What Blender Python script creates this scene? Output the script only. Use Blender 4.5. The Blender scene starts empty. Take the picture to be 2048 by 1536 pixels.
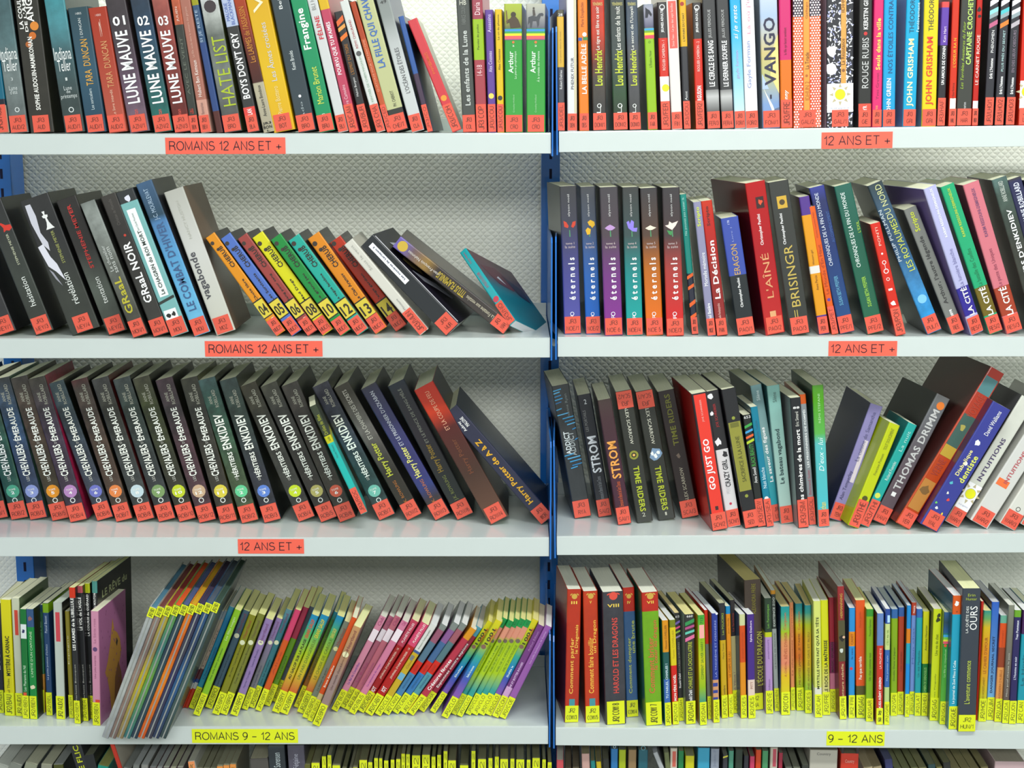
import bpy, math, random, re
from mathutils import Matrix, Vector

# ------------------------------------------------------------------ camera
F, TILT, D = 2990.0, math.radians(10.2), 2.25
ZC = 1.52
CAM = Vector((0, -D, ZC))
sc = bpy.context.scene
cam_data = bpy.data.cameras.new('camera')
cam = bpy.data.objects.new('camera', cam_data)
sc.collection.objects.link(cam)
cam.location = CAM
cam.rotation_euler = (math.pi / 2 - TILT, 0, 0)
cam_data.sensor_width = 36
cam_data.lens = 36 * F / 2048
cam_data.clip_start = 0.05
sc.camera = cam

# ------------------------------------------------------------------ world, lamps, exposure
sc.view_settings.view_transform = 'Standard'
sc.view_settings.look = 'None'
sc.view_settings.gamma = 1
sc.view_settings.use_curve_mapping = False
sc.view_settings.exposure = 0.0
wd = bpy.data.worlds.new('room_light')
sc.world = wd
wd.use_nodes = True
wd.node_tree.nodes['Background'].inputs[0].default_value = (0.93, 1.0, 0.97, 1)
wd.node_tree.nodes['Background'].inputs[1].default_value = 0.45


def tube_lamp(name, x, y, z, lx, ly, power, rotz=0, tilt=0):
    l = bpy.data.lights.new(name, 'AREA')
    l.shape = 'RECTANGLE'
    l.size, l.size_y = lx, ly
    l.energy = power
    l.color = (0.97, 1.0, 0.97)
    o = bpy.data.objects.new(name, l)
    o.location = (x, y, z)
    o.rotation_euler = (tilt, 0, rotz)
    sc.collection.objects.link(o)


tube_lamp('ceiling_lamp_near_right', 1.0, 0.06, 2.78, 1.3, 0.14, 13.5)
tube_lamp('ceiling_lamp_near_left', -0.35, 0.06, 2.78, 1.0, 0.14, 7.5)
tube_lamp('ceiling_lamp_middle', 0.85, -1.25, 2.78, 2.0, 0.2, 56)
tube_lamp('ceiling_lamp_far_left', -2.3, -0.7, 2.78, 0.2, 1.2, 22)
tube_lamp('ceiling_lamp_rear', 0.3, -4.4, 2.78, 2.6, 0.9, 120, 0, math.radians(30))

# ------------------------------------------------------------------ pixel rays of the photograph -> points in the room
CT, ST = math.cos(TILT), math.sin(TILT)


def ray(px, py):
    u, v = (px - 1024) / F, (768 - py) / F
    return Vector((u, CT + v * ST, v * CT - ST))


def at_y(px, py, y):
    r = ray(px, py)
    return CAM + r * ((y - CAM.y) / r.y)


# ------------------------------------------------------------------ shelf frames
BAY_YAW = {'L': 0.0, 'R': -math.radians(2.0)}
XB = at_y(1104, 675, 0).x          # right end of the left bay
XR = at_y(1113.5, 675, 0).x        # left end of the right bay
BAY = 0.90
ENDS = {  # front top edge of every shelf, read at two columns of the photograph
    'L1': (0, 267.7, 1103, 265.5), 'L2': (0, 677, 1103, 675.5), 'L3': (0, 1075, 1103, 1075), 'L4': (0, 1452.8, 1103, 1452.3),
    'R1': (1114, 263, 2048, 251), 'R2': (1114, 674, 2048, 673), 'R3': (1114, 1072.5, 2048, 1066.8), 'R4': (1114, 1454.7, 2048, 1461.8)}


def front_y(side, x):
    return 0.0 if side == 'L' else math.tan(BAY_YAW['R']) * (x - XR)


def on_front(side, px, py, back=0.0):
    """point on the vertical plane `back` metres behind the shelf fronts of a bay"""
    r = ray(px, py)
    k = math.tan(BAY_YAW[side])
    x0 = XR if side == 'R' else 0
    y0 = back / math.cos(BAY_YAW[side])
    # CAM.y + r.y t = y0 + k (r.x t - x0)
    t = (y0 - k * x0 - CAM.y) / (r.y - k * r.x)
    return CAM + r * t


SHZ = {}
for k_, (xa, ya, xb_, yb_) in ENDS.items():
    p, q = on_front(k_[0], xa, ya), on_front(k_[0], xb_, yb_)
    m_ = (q.z - p.z) / (q.x - p.x)
    SHZ[k_] = (p.x, p.z, m_)
for s_ in 'LR':
    a = SHZ[s_ + '4']
    SHZ[s_ + '5'] = (a[0], a[1] - 0.318, a[2])


def shelf_z(key, x):
    a = SHZ[key]
    return a[1] + a[2] * (x - a[0])


def on_shelf(key, px, py):
    """where the pixel's ray meets the top of a shelf"""
    r = ray(px, py)
    a = SHZ[key]
    t = (a[1] - a[2] * a[0] - CAM.z) / (r.z - a[2] * r.x)
    return CAM + r * t


# ------------------------------------------------------------------ materials
def lin(c):
    c = c / 255
    return c / 12.92 if c <= 0.04045 else ((c + 0.055) / 1.055) ** 2.4


def col(h, mottle=1.0, gain=1.0):
    if len(h) == 3:
        h = ''.join(x * 2 for x in h)
    c = [lin(int(h[i:i + 2], 16)) for i in (0, 2, 4)]
    if gain != 1.0:          # inks: a little deeper and more saturated than they look under the lamps
        l_ = 0.3 * c[0] + 0.59 * c[1] + 0.11 * c[2]
        c = [max(l_ + 1.13 * (v_ - l_), 0.0) * gain * (0.86 + 0.14 * min(l_ * 4, 1)) for v_ in c]
    return (min(c[0], .9), min(c[1], .9), min(c[2], .9), mottle)


def new_mat(name):
    m = bpy.data.materials.new(name)
    m.use_nodes = True
    return m, m.node_tree.nodes, m.node_tree.links, m.node_tree.nodes['Principled BSDF']


def plain(name, h, rough=0.5, metal=0.0, coat=0.0, noise=0.0, scale=60):
    m, n, l, p = new_mat(name)
    c = col(h)
    p.inputs['Base Color'].default_value = c[:3] + (1,)
    p.inputs['Roughness'].default_value = rough
    p.inputs['Metallic'].default_value = metal
    p.inputs['Coat Weight'].default_value = coat
    if noise:
        tc = n.new('ShaderNodeTexCoord')
        nz = n.new('ShaderNodeTexNoise')
        nz.inputs['Scale'].default_value = scale
        nz.inputs['Detail'].default_value = 4
        mr = n.new('ShaderNodeMapRange')
        mr.inputs[3].default_value = 1 - noise
        mr.inputs[4].default_value = 1 + noise
        mx = n.new('ShaderNodeMix')
        mx.data_type = 'RGBA'
        mx.blend_type = 'MULTIPLY'
        mx.inputs[0].default_value = 1
        mx.inputs[6].default_value = c[:3] + (1,)
        l.new(tc.outputs['Object'], nz.inputs['Vector'])
        l.new(nz.outputs[0], mr.inputs[0])
        l.new(mr.outputs[0], mx.inputs[7])
        l.new(mx.outputs[2], p.inputs['Base Color'])
    return m


def printed(name, rough, coat, stripes=False):
    """colour from the mesh's own colour attribute; its alpha says how plain (1) or cloudy (0) the print is"""
    m, n, l, p = new_mat(name)
    at = n.new('ShaderNodeAttribute')
    at.attribute_name = 'Col'
    tc = n.new('ShaderNodeTexCoord')
    nz = n.new('ShaderNodeTexNoise')
    p.inputs['Roughness'].default_value = rough
    p.inputs['Coat Weight'].default_value = coat
    p.inputs['Coat Roughness'].default_value = 0.12
    mx = n.new('ShaderNodeMix')
    mx.data_type = 'RGBA'
    mx.blend_type = 'MULTIPLY'
    mr = n.new('ShaderNodeMapRange')
    l.new(at.outputs['Color'], mx.inputs[6])
    l.new(nz.outputs[0], mr.inputs[0])
    l.new(mr.outputs[0], mx.inputs[7])
    l.new(mx.outputs[2], p.inputs['Base Color'])
    if stripes:
        mp = n.new('ShaderNodeMapping')
        mp.inputs['Scale'].default_value = (2600, 14, 14)
        l.new(tc.outputs['Object'], mp.inputs[0])
        l.new(mp.outputs[0], nz.inputs['Vector'])
        nz.inputs['Scale'].default_value = 1
        mr.inputs[3].default_value = 0.72
        mr.inputs[4].default_value = 1.22
        mx.inputs[0].default_value = 1
    else:
        l.new(tc.outputs['Object'], nz.inputs['Vector'])
        nz.inputs['Scale'].default_value = 42
        nz.inputs['Detail'].default_value = 5
        nz.inputs['Roughness'].default_value = 0.6
        mr.inputs[1].default_value = 0.3
        mr.inputs[2].default_value = 0.7
        mr.inputs[3].default_value = 0.15
        mr.inputs[4].default_value = 2.2
        sub = n.new('ShaderNodeMath')
        sub.operation = 'SUBTRACT'
        sub.inputs[0].default_value = 1.0
        l.new(at.outputs['Alpha'], sub.inputs[1])
        l.new(sub.outputs[0], mx.inputs[0])
    return m


M_COVER = printed('film_covered_book_cover', 0.42, 0.35)
M_PAGES = printed('paper_page_edges', 0.85, 0.0, True)
M_INK = printed('printed_ink', 0.5, 0.3)
M_LABEL = printed('paper_label', 0.6, 0.15)


def wall_material():
    m, n, l, p = new_mat('woven_wallpaper')
    tc = n.new('ShaderNodeTexCoord')
    sep = n.new('ShaderNodeSeparateXYZ')
    l.new(tc.outputs['Object'], sep.inputs[0])
    nz = n.new('ShaderNodeTexNoise')
    nz.inputs['Scale'].default_value = 60
    nz.inputs['Detail'].default_value = 2
    l.new(tc.outputs['Object'], nz.inputs['Vector'])

    def math_(op, a, b=None):
        k = n.new('ShaderNodeMath')
        k.operation = op
        for i, v in enumerate((a, b)):
            if v is None:
                continue
            if isinstance(v, (int, float)):
                k.inputs[i].default_value = v
            else:
                l.new(v, k.inputs[i])
        return k.outputs[0]
    wx = math_('MULTIPLY', nz.outputs[0], 0.8)
    p1 = math_('ADD', math_('ADD', math_('DIVIDE', sep.outputs['X'], 0.0125), math_('DIVIDE', sep.outputs['Z'], 0.0118)), wx)
    p2 = math_('ADD', math_('SUBTRACT', math_('DIVIDE', sep.outputs['X'], 0.0125), math_('DIVIDE', sep.outputs['Z'], 0.0118)), wx)
    f1 = math_('FRACT', p1)
    f2 = math_('FRACT', math_('MULTIPLY', p2, -1.0))
    hgt = math_('MINIMUM', math_('SINE', math_('MULTIPLY', f1, math.pi)), math_('SINE', math_('MULTIPLY', f2, math.pi)))
    bp = n.new('ShaderNodeBump')
    bp.inputs['Strength'].default_value = 0.6
    bp.inputs['Distance'].default_value = 0.001
    l.new(hgt, bp.inputs['Height'])
    l.new(bp.outputs[0], p.inputs['Normal'])
    p.inputs['Base Color'].default_value = col('e7e8dc')[:3] + (1,)
    p.inputs['Roughness'].default_value = 0.55
    return m


M_WALL = wall_material()
M_SHELF = plain('white_powder_coated_steel', 'c8d1cf', 0.3, 0, 0.35, 0.03, 25)
M_BLUE = plain('blue_lacquered_steel', '0c68be', 0.3, 0, 0.5, 0.06, 30)
M_SLOT = plain('dark_slot_hollow', '050a30', 0.9, noise=0.1)
M_FLOOR = plain('grey_linoleum', '8a8d8a', 0.5, noise=0.15, scale=20)


# ------------------------------------------------------------------ mesh helpers
def link(name, mesh, parent=None, mat=None):
    o = bpy.data.objects.new(name, mesh)
    sc.collection.objects.link(o)
    if parent:
        o.parent = parent
    if mat:
        mesh.materials.append(mat)
    return o


def empty(name, loc):
    o = bpy.data.objects.new(name, None)
    o.empty_display_size = 0.02
    o.location = loc
    sc.collection.objects.link(o)
    return o


class MB:
    def __init__(s):
        s.v, s.f, s.c = [], [], []

    def quad(s, a, b, c, d, color=None):
        i = len(s.v)
        s.v += [a, b, c, d]
        s.f.append((i, i + 1, i + 2, i + 3))
        s.c.append([color] * 4 if color is None or not isinstance(color, list) else color)

    def poly(s, pts, color=None):
        i = len(s.v)
        s.v += pts
        s.f.append(tuple(range(i, i + len(pts))))
        s.c.append([color] * len(pts))

    def box(s, x0, x1, y0, y1, z0, z1, color=None, shear=None):
        P = [(x0, y0, z0), (x1, y0, z0), (x1, y1, z0), (x0, y1, z0), (x0, y0, z1), (x1, y0, z1), (x1, y1, z1), (x0, y1, z1)]
        if shear:
            P = [shear(p) for p in P]
        i = len(s.v)
        s.v += P
        for f in ((0, 3, 2, 1), (4, 5, 6, 7), (0, 1, 5, 4), (1, 2, 6, 5), (2, 3, 7, 6), (3, 0, 4, 7)):
            s.f.append(tuple(i + k for k in f))
            s.c.append([color] * 4)

    def mesh(s, name):
        me = bpy.data.meshes.new(name)
        me.from_pydata(s.v, [], s.f)
        if s.c and s.c[0][0] is not None:
            ca = me.color_attributes.new('Col', 'FLOAT_COLOR', 'CORNER')
            flat = []
            for fc in s.c:
                for c in fc:
                    flat += c
            ca.data.foreach_set('color', flat)
        me.update()
        return me


# ------------------------------------------------------------------ glyphs of Blender's own font, built once
CH = sorted(set("ABCDEFGHIJKLMNOPQRSTUVWXYZabcdefghijklmnopqrstuvwxyz0123456789'.,/+-:!?&" + "ÉÈÀÂÊËÇÔÎéèêëàâçôîïùœ–"))
GLY = {}


def make_glyphs(tag, offset):
    obs = []
    for c in CH:
        cu = bpy.data.curves.new('g', 'FONT')
        cu.body = c
        cu.resolution_u = 2
        cu.offset = offset
        cu.fill_mode = 'FRONT'
        o = bpy.data.objects.new('g', cu)
        sc.collection.objects.link(o)
        obs.append((c, o))
        for body in ('I' + c + 'I',):
            cu2 = bpy.data.curves.new('g', 'FONT')
            cu2.body = body
            cu2.resolution_u = 1
            o2 = bpy.data.objects.new('g', cu2)
            sc.collection.objects.link(o2)
            obs.append((c + 'w', o2))
    cu = bpy.data.curves.new('g', 'FONT')
    cu.body = 'II'
    o = bpy.data.objects.new('g', cu)
    sc.collection.objects.link(o)
    obs.append(('II', o))
    bpy.context.view_layer.update()
    dg = bpy.context.evaluated_depsgraph_get()
    raw = {}
    for c, o in obs:
        me = bpy.data.meshes.new_from_object(o.evaluated_get(dg))
        vs = [tuple(v.co) for v in me.vertices]
        fs = [tuple(p.vertices) for p in me.polygons]
        raw[c] = (vs, fs)
        bpy.data.meshes.remove(me)
    for c, o in obs:
        cu = o.data
        bpy.data.objects.remove(o)
        bpy.data.curves.remove(cu)

    def wid(k):
        xs = [v[0] for v in raw[k][0]]
        return max(xs) - min(xs)
    base = wid('II')
    for c in CH:
        GLY[tag + c] = (raw[c][0], raw[c][1], wid(c + 'w') - base)


make_glyphs('n', 0.0)
make_glyphs('b', 0.022)


def text_shape(s, bold=False, slant=0.0):
    """list of (verts2d, faces), bounding box"""
    tag = 'b' if bold else 'n'
    x = 0
    V, Fc = [], []
    for c in s:
        if c == ' ' or tag + c not in GLY:
            x += 0.28
            continue
        vs, fs, adv = GLY[tag + c]
        i = len(V)
        V += [(a + x + slant * b_, b_) for a, b_, _ in vs]
        Fc += [tuple(i + k for k in f) for f in fs]
        x += adv + (0.03 if bold else 0.0)
    if not V:
        return [], [], (0, 1, 0, 1)
    xs = [v[0] for v in V]
    ys = [v[1] for v in V]
    return V, Fc, (min(xs), max(xs), min(ys), max(ys))


def put_text(mb, s, cx, cz, length, height, y, color, mode='u', bold=False, slant=0.0):
    """flat letters on the plane y, filling a box length x height centred at (cx, cz)"""
    V, Fc, (x0, x1, y0, y1) = text_shape(s, bold, slant)
    if not V:
        return
    w, h = max(x1 - x0, 1e-4), max(y1 - y0, 1e-4)
    i = len(mb.v)
    for a, b_ in V:
        p = (a - (x0 + x1) / 2) / w * length
        q = (b_ - (y0 + y1) / 2) / h * height
        if mode == 'u':
            mb.v.append((cx - q, y, cz + p))
        elif mode == 'd':
            mb.v.append((cx + q, y, cz - p))
        elif mode == 'f':      # horizontal, upside down
            mb.v.append((cx - p, y, cz - q))
        else:
            mb.v.append((cx + p, y, cz + q))
    for f in Fc:
        mb.f.append(tuple(i + k for k in f))
        mb.c.append([color] * len(f))


# ------------------------------------------------------------------ monoline sans capitals for signs and call labels
def _arc(cx, cy, rx, ry, a0, a1, n=10):
    return [(cx + rx * math.cos(math.radians(a0 + (a1 - a0) * i / n)), cy + ry * math.sin(math.radians(a0 + (a1 - a0) * i / n))) for i in range(n + 1)]


STROKES = {
    'A': (.68, [[(0, 0), (.34, 1), (.68, 0)], [(.12, .34), (.56, .34)]]),
    'B': (.6, [[(.3, 0), (0, 0), (0, 1), (.3, 1)] + _arc(.3, .76, .26, .24, 90, -90)[1:] + [(0, .52)], _arc(.32, .26, .28, .26, 90, -90)]),
    'C': (.68, [_arc(.36, .5, .34, .5, 48, 312, 16)]),
    'D': (.64, [[(.28, 0), (0, 0), (0, 1), (.28, 1)], _arc(.28, .5, .36, .5, 90, -90, 12)]),
    'E': (.52, [[(.54, 0), (0, 0), (0, 1), (.53, 1)], [(0, .52), (.49, .52)]]),
    'F': (.5, [[(0, 0), (0, 1), (.52, 1)], [(0, .5), (.46, .5)]]),
    'G': (.7, [_arc(.36, .5, .35, .5, 46, 330, 16) + [(.7, .46), (.4, .46)]]),
    'H': (.6, [[(0, 0), (0, 1)], [(.6, 0), (.6, 1)], [(0, .52), (.6, .52)]]),
    'I': (.02, [[(0, 0), (0, 1)]]),
    'J': (.42, [[(.42, 1), (.42, .24)] + _arc(.22, .22, .2, .22, 0, -180)]),
    'K': (.58, [[(0, 0), (0, 1)], [(.56, 1), (0, .38)], [(.2, .58), (.6, 0)]]),
    'L': (.48, [[(0, 1), (0, 0), (.5, 0)]]),
    'M': (.72, [[(0, 0), (0, 1), (.36, .1), (.72, 1), (.72, 0)]]),
    'N': (.6, [[(0, 0), (0, 1), (.6, 0), (.6, 1)]]),
    'O': (.76, [_arc(.38, .5, .38, .5, 0, 360, 22)]),
    'P': (.56, [[(0, 0), (0, 1), (.3, 1)] + _arc(.3, .73, .27, .27, 90, -90)[1:] + [(0, .46)]]),
    'Q': (.76, [_arc(.38, .5, .38, .5, 0, 360, 22), [(.46, .22), (.76, -.05)]]),
    'R': (.6, [[(0, 0), (0, 1), (.32, 1)] + _arc(.32, .75, .26, .25, 90, -90)[1:] + [(0, .5)], [(.34, .5), (.55, .36), (.6, 0)]]),
    'S': (.6, [_arc(.3, .75, .26, .25, 25, 240, 10) + _arc(.3, .26, .3, .26, 68, -160, 12)]),
    'T': (.62, [[(0, 1), (.62, 1)], [(.31, 1), (.31, 0)]]),
    'U': (.6, [[(0, 1), (0, .3)] + _arc(.3, .3, .3, .3, 180, 360) + [(.6, 1)]]),
    'V': (.64, [[(0, 1), (.32, 0), (.64, 1)]]),
    'W': (.92, [[(0, 1), (.23, 0), (.46, 1), (.69, 0), (.92, 1)]]),
    'X': (.62, [[(0, 0), (.62, 1)], [(0, 1), (.62, 0)]]),
    'Y': (.62, [[(0, 1), (.31, .45), (.62, 1)], [(.31, .45), (.31, 0)]]),
    'Z': (.58, [[(0, 1), (.58, 1), (0, 0), (.6, 0)]]),
    '0': (.5, [_arc(.25, .5, .25, .5, 0, 360, 20)]),
    '1': (.3, [[(.02, .74), (.16, .8), (.26, 1), (.26, 0)]]),
    '2': (.5, [_arc(.25, .74, .24, .26, 175, -30, 10) + [(.0, .06), (.0, 0), (.5, 0)]]),
    '3': (.5, [_arc(.24, .76, .22, .24, 170, -90, 10) + _arc(.24, .26, .26, .26, 90, -170, 12)]),
    '4': (.52, [[(.4, 0), (.4, 1), (0, .3), (.54, .3)]]),
    '5': (.5, [[(.46, 1), (.1, 1), (.04, .52)] + _arc(.24, .32, .26, .31, 120, -160, 12)]),
    '6': (.5, [_arc(.25, .32, .25, .32, 0, 360, 16), _arc(.42, .42, .4, .56, 95, 185, 8)]),
    '7': (.48, [[(0, 1), (.5, 1), (.16, 0)]]),
    '8': (.5, [_arc(.25, .76, .21, .24, 0, 360, 14), _arc(.25, .26, .25, .26, 0, 360, 14)]),
    '9': (.5, [_arc(.25, .68, .25, .32, 0, 360, 16), _arc(.1, .56, .4, .56, -90, 10, 8)]),
    '/': (.3, [[(0, -.02), (.3, 1.02)]]), '+': (.56, [[(0, .36), (.56, .36)], [(.28, .08), (.28, .64)]]),
    '–': (.5, [[(0, .4), (.5, .4)]]), '-': (.3, [[(0, .4), (.3, .4)]]), '.': (.04, [[(0, 0), (.04, 0)]])}


def put_strokes(mb, s, cx, cz, length, height, y, color, mode='h', wt=0.115):
    x = 0.0
    segs = []
    for c in s:
        if c == ' ':
            x += 0.36
            continue
        if c not in STROKES:
            continue
        adv, lines = STROKES[c]
        for ln in lines:
            segs.append([(a + x, b_) for a, b_ in ln])
        x += adv + 0.2
    if not segs:
        return
    total = max(x - 0.2, 0.1)
    kx, kz = length / total, height
    t = height * wt / 2

    def out(p, q):
        p, q = p - length / 2, q - height / 2
        if mode == 'u':
            return (cx - q, y, cz + p)
        if mode == 'f':
            return (cx - p, y, cz - q)
        return (cx + p, y, cz + q)
    for ln in segs:
        pts = [Vector((a * kx, b_ * kz)) for a, b_ in ln]
        nrm = []
        for i in range(len(pts)):
            a = pts[max(i - 1, 0)]
            b_ = pts[min(i + 1, len(pts) - 1)]
            if 0 < i < len(pts) - 1:
                d1, d2 = (pts[i] - pts[i - 1]).normalized(), (pts[i + 1] - pts[i]).normalized()
                m = d1 + d2
                if m.length < 0.3:
                    m = d1
                m.normalize()
                n_ = Vector((-m.y, m.x))
                k_ = max(abs(n_.dot(Vector((-d1.y, d1.x)))), 0.45)
                nrm.append(n_ / k_)
            else:
                m = (b_ - a).normalized()
                nrm.append(Vector((-m.y, m.x)))
        i0 = len(mb.v)
        for p, n_ in zip(pts, nrm):
            mb.v.append(out(p.x + n_.x * t, p.y + n_.y * t))
            mb.v.append(out(p.x - n_.x * t, p.y - n_.y * t))
        for i in range(len(pts) - 1):
            mb.f.append((i0 + 2 * i, i0 + 2 * i + 1, i0 + 2 * i + 3, i0 + 2 * i + 2))
            mb.c.append([color] * 4)


# ------------------------------------------------------------------ wall, floor, shelving
def structure(name, mb, mat):
    o = link(name, mb.mesh(name), None, mat)
    o['kind'] = 'structure'
    return o


mb = MB()
mb.box(-2.6, 2.6, 0.345, 0.42, 0.0, 2.75)
structure('wall_back', mb, M_WALL)
mb = MB()
mb.box(-2.6, 2.6, -5.2, 0.345, -0.04, 0.0)
structure('floor', mb, M_FLOOR)

DEPTH = 0.262
FH = 0.0305       # height of the folded front of a shelf
SHELF_WORDS = {'L1': 'top', 'L2': 'second', 'L3': 'third', 'L4': 'fourth', 'L5': 'bottom'}
NTH = {'1': 'topmost', '2': 'second from top', '3': 'third from top', '4': 'fourth from top', '5': 'lowest'}
SIGNS = {
    'L1': ((331, 571, 275, 308), 'ROMANS 12 ANS ET +', 'ee604b'), 'R1': ((1643, 1785, 264, 297), '12 ANS ET +', 'ee604b'),
    'L2': ((410, 645, 682, 713), 'ROMANS 12 ANS ET +', 'ee604b'), 'R2': ((1657, 1794, 682, 712), '12 ANS ET +', 'ee604b'),
    'L3': ((476, 608, 1078, 1107), '12 ANS ET +', 'ee604b'),
    'L4': ((384, 596, 1458, 1485.5), 'ROMANS 9 – 12 ANS', 'dde60c'), 'R4': ((1653, 1769, 1463, 1491), '9 – 12 ANS', 'dde60c')}
SIGN_WORDS = {'L1': 'red wide sign', 'R1': 'red short sign', 'L2': 'red wide sign', 'R2': 'red short sign', 'L3': 'red short sign',
              'L4': 'yellow wide sign', 'R4': 'yellow short sign', 'R3': 'bare front without a sign', 'L5': 'front out of sight', 'R5': 'front out of sight'}


def bay_matrix(key):
    side = key[0]
    x0 = (XB - BAY) if side == 'L' else XR
    a = SHZ[key]
    M = Matrix.Translation((x0, 0, shelf_z(key, x0))) @ Matrix.Rotation(BAY_YAW[side], 4, 'Z') @ Matrix.Rotation(-math.atan(a[2]), 4, 'Y')
    return M


def build_shelf(key):
    side = key[0]
    M = bay_matrix(key)
    root = empty('shelf', (0, 0, 0))
    root.matrix_world = M
    L = BAY - 0.003
    g = 0.0015
    mb = MB()
    mb.box(g, L, 0.0, DEPTH, -0.0012, 0.0)                       # sheet
    mb.box(g, L, 0.0, 0.0012, -FH, -0.0012)                      # folded front
    mb.box(g, L, 0.0012, 0.014, -FH, -FH + 0.0012)               # return lip
    mb.box(g, L, DEPTH - 0.0012, DEPTH, 0.0, 0.021)              # rear upstand
    mb.box(g, g + 0.0012, 0.0012, DEPTH, -FH * 0.8, -0.0012)
    mb.box(L - 0.0012, L, 0.0012, DEPTH, -FH * 0.8, -0.0012)
    o = link('shelf_board', mb.mesh('shelf_board'), root, M_SHELF)
    bv = o.modifiers.new('bevel', 'BEVEL')
    bv.width = 0.0005
    bv.segments = 2
    if key in SIGNS:
        (xa, xb, ya, yb), txt, colr = SIGNS[key]
        Mi = M.inverted()
        p, q = Mi @ on_front(side, xa, (ya + yb) / 2), Mi @ on_front(side, xb, (ya + yb) / 2)
        zt, zb = (Mi @ on_front(side, (xa + xb) / 2, ya)).z, (Mi @ on_front(side, (xa + xb) / 2, yb)).z
        mb = MB()
        mb.box(p.x, q.x, -0.0006, -0.0002, zb, zt, col(colr))
        s = link('shelf_label', mb.mesh('shelf_label'), root, M_LABEL)
        s['label'] = ('red' if colr[0] == 'e' else 'yellow') + ' paper sign with black capitals'
        mb = MB()
        w, h = q.x - p.x, zt - zb
        put_strokes(mb, txt, (p.x + q.x) / 2, (zt + zb) / 2, w * 0.93, h * 0.52, -0.0008, col('3a1420') if colr[0] == 'e' else col('22240a'), 'h')
        link('lettering', mb.mesh('lettering'), s, M_INK)
    root['label'] = f"white steel shelf, {NTH[key[1]]}, of the {'left' if side == 'L' else 'right'} bay, {SIGN_WORDS[key]}"
    root['category'] = 'shelf'
    root['group'] = 'white steel shelves'
    return root


for k_ in ('L1', 'L2', 'L3', 'L4', 'L5', 'R1', 'R2', 'R3', 'R4', 'R5'):
    build_shelf(k_)


# side plates that carry the shelves: one sheet per bay end, sloping back to the post
def side_plate(key, end):
    side = key[0]
    M = bay_matrix(key)
    x = (-0.0012 if end == 0 else BAY - 0.0008)
    t = 0.0022
    fz = 0.152
    prof = [(-0.003, -FH - 0.004), (DEPTH + 0.006, -FH - 0.004), (DEPTH + 0.006, fz), (0.004, fz), (-0.003, fz - 0.008)]
    mb = MB()
    n = len(prof)
    x0, x1 = x - t / 2, x + t / 2
    mb.poly([(x0, y, z) for y, z in reversed(prof)])
    mb.poly([(x1, y, z) for y, z in prof])
    for i in range(n):
        a, b_ = prof[i], prof[(i + 1) % n]
        mb.quad((x0, a[0], a[1]), (x0, b_[0], b_[1]), (x1, b_[0], b_[1]), (x1, a[0], a[1]))
    o = link('side_plate', mb.mesh('side_plate'), None, M_BLUE)
    o.matrix_world = M
    bay = 'left' if side == 'L' else 'right'
    o['label'] = f"blue steel side plate at {'left' if end == 0 else 'right'} end of {bay} bay's {NTH[key[1]]} shelf"
    o['category'] = 'side plate'
    o['group'] = 'blue side plates of the shelves'


for n_ in '12345':
    side_plate('L' + n_, 1)
    side_plate('R' + n_, 0)
for n_ in '2345':
    side_plate('L' + n_, 0)


def upright(px, words):
    x = at_y(px, 400, 0.275).x
    root = empty('upright_post', (x, 0.272, 0))
    mb = MB()
    w = 0.0155
    top = 1.98
    mb.box(-w, w, 0.0, 0.0025, 0.0, top)
    mb.box(-w, -w + 0.0025, 0.0025, 0.068, 0.0, top)
    mb.box(w - 0.0025, w, 0.0025, 0.068, 0.0, top)
    o = link('post', mb.mesh('post'), root, M_BLUE)
    b = o.modifiers.new('bevel', 'BEVEL')
    b.width = 0.0008
    b.segments = 2
    mb = MB()
    z = 0.05
    while z < top - 0.05:
        mb.box(-0.0022, 0.0022, -0.0003, 0.0004, z, z + 0.0165)
        z += 0.0325
    link('slot_row', mb.mesh('slot_row'), root, M_SLOT)
    mb = MB()
    mb.box(-0.03, 0.03, -0.25, 0.07, 0.0, 0.03)
    link('foot', mb.mesh('foot'), root, M_BLUE)
    root['label'] = words
    root['category'] = 'post'
    root['group'] = 'blue slotted uprights'


upright(7, 'blue slotted steel upright behind the black paperbacks, far left end of the shelving')
upright(1101, 'blue slotted steel upright between the two bays of white shelves')

# ------------------------------------------------------------------ books
BOOKS = []
CUR = {}


def S(key, oy, scale, st, depth, back=None):
    CUR.update(key=key, oy=oy, sc=scale, st=st, depth=depth, back=back)


def b(desc, geo, bands, texts='', sticker='', **o):
    BOOKS.append((dict(CUR), desc, geo, bands, texts, sticker, o))


def r1(desc, xb, x0, w, bands, texts='', sticker='', top=-42, **o):
    """books of the top shelves: foot at the shelf, x0 = where the left edge crosses the picture's top"""
    yb = 266 if CUR['key'][0] == 'L' else 262 - (xb - 1113) * 0.0125
    xt = x0 + (x0 - xb) * (-top) / yb
    b(desc, (xb, yb, xt, top, w), bands, texts, sticker, **o)
RED, YEL = 'de5743', 'd9e20c'
BLK, CRM, GRY = '22222a', 'e6dcb4', 'b9bab0'
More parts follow.
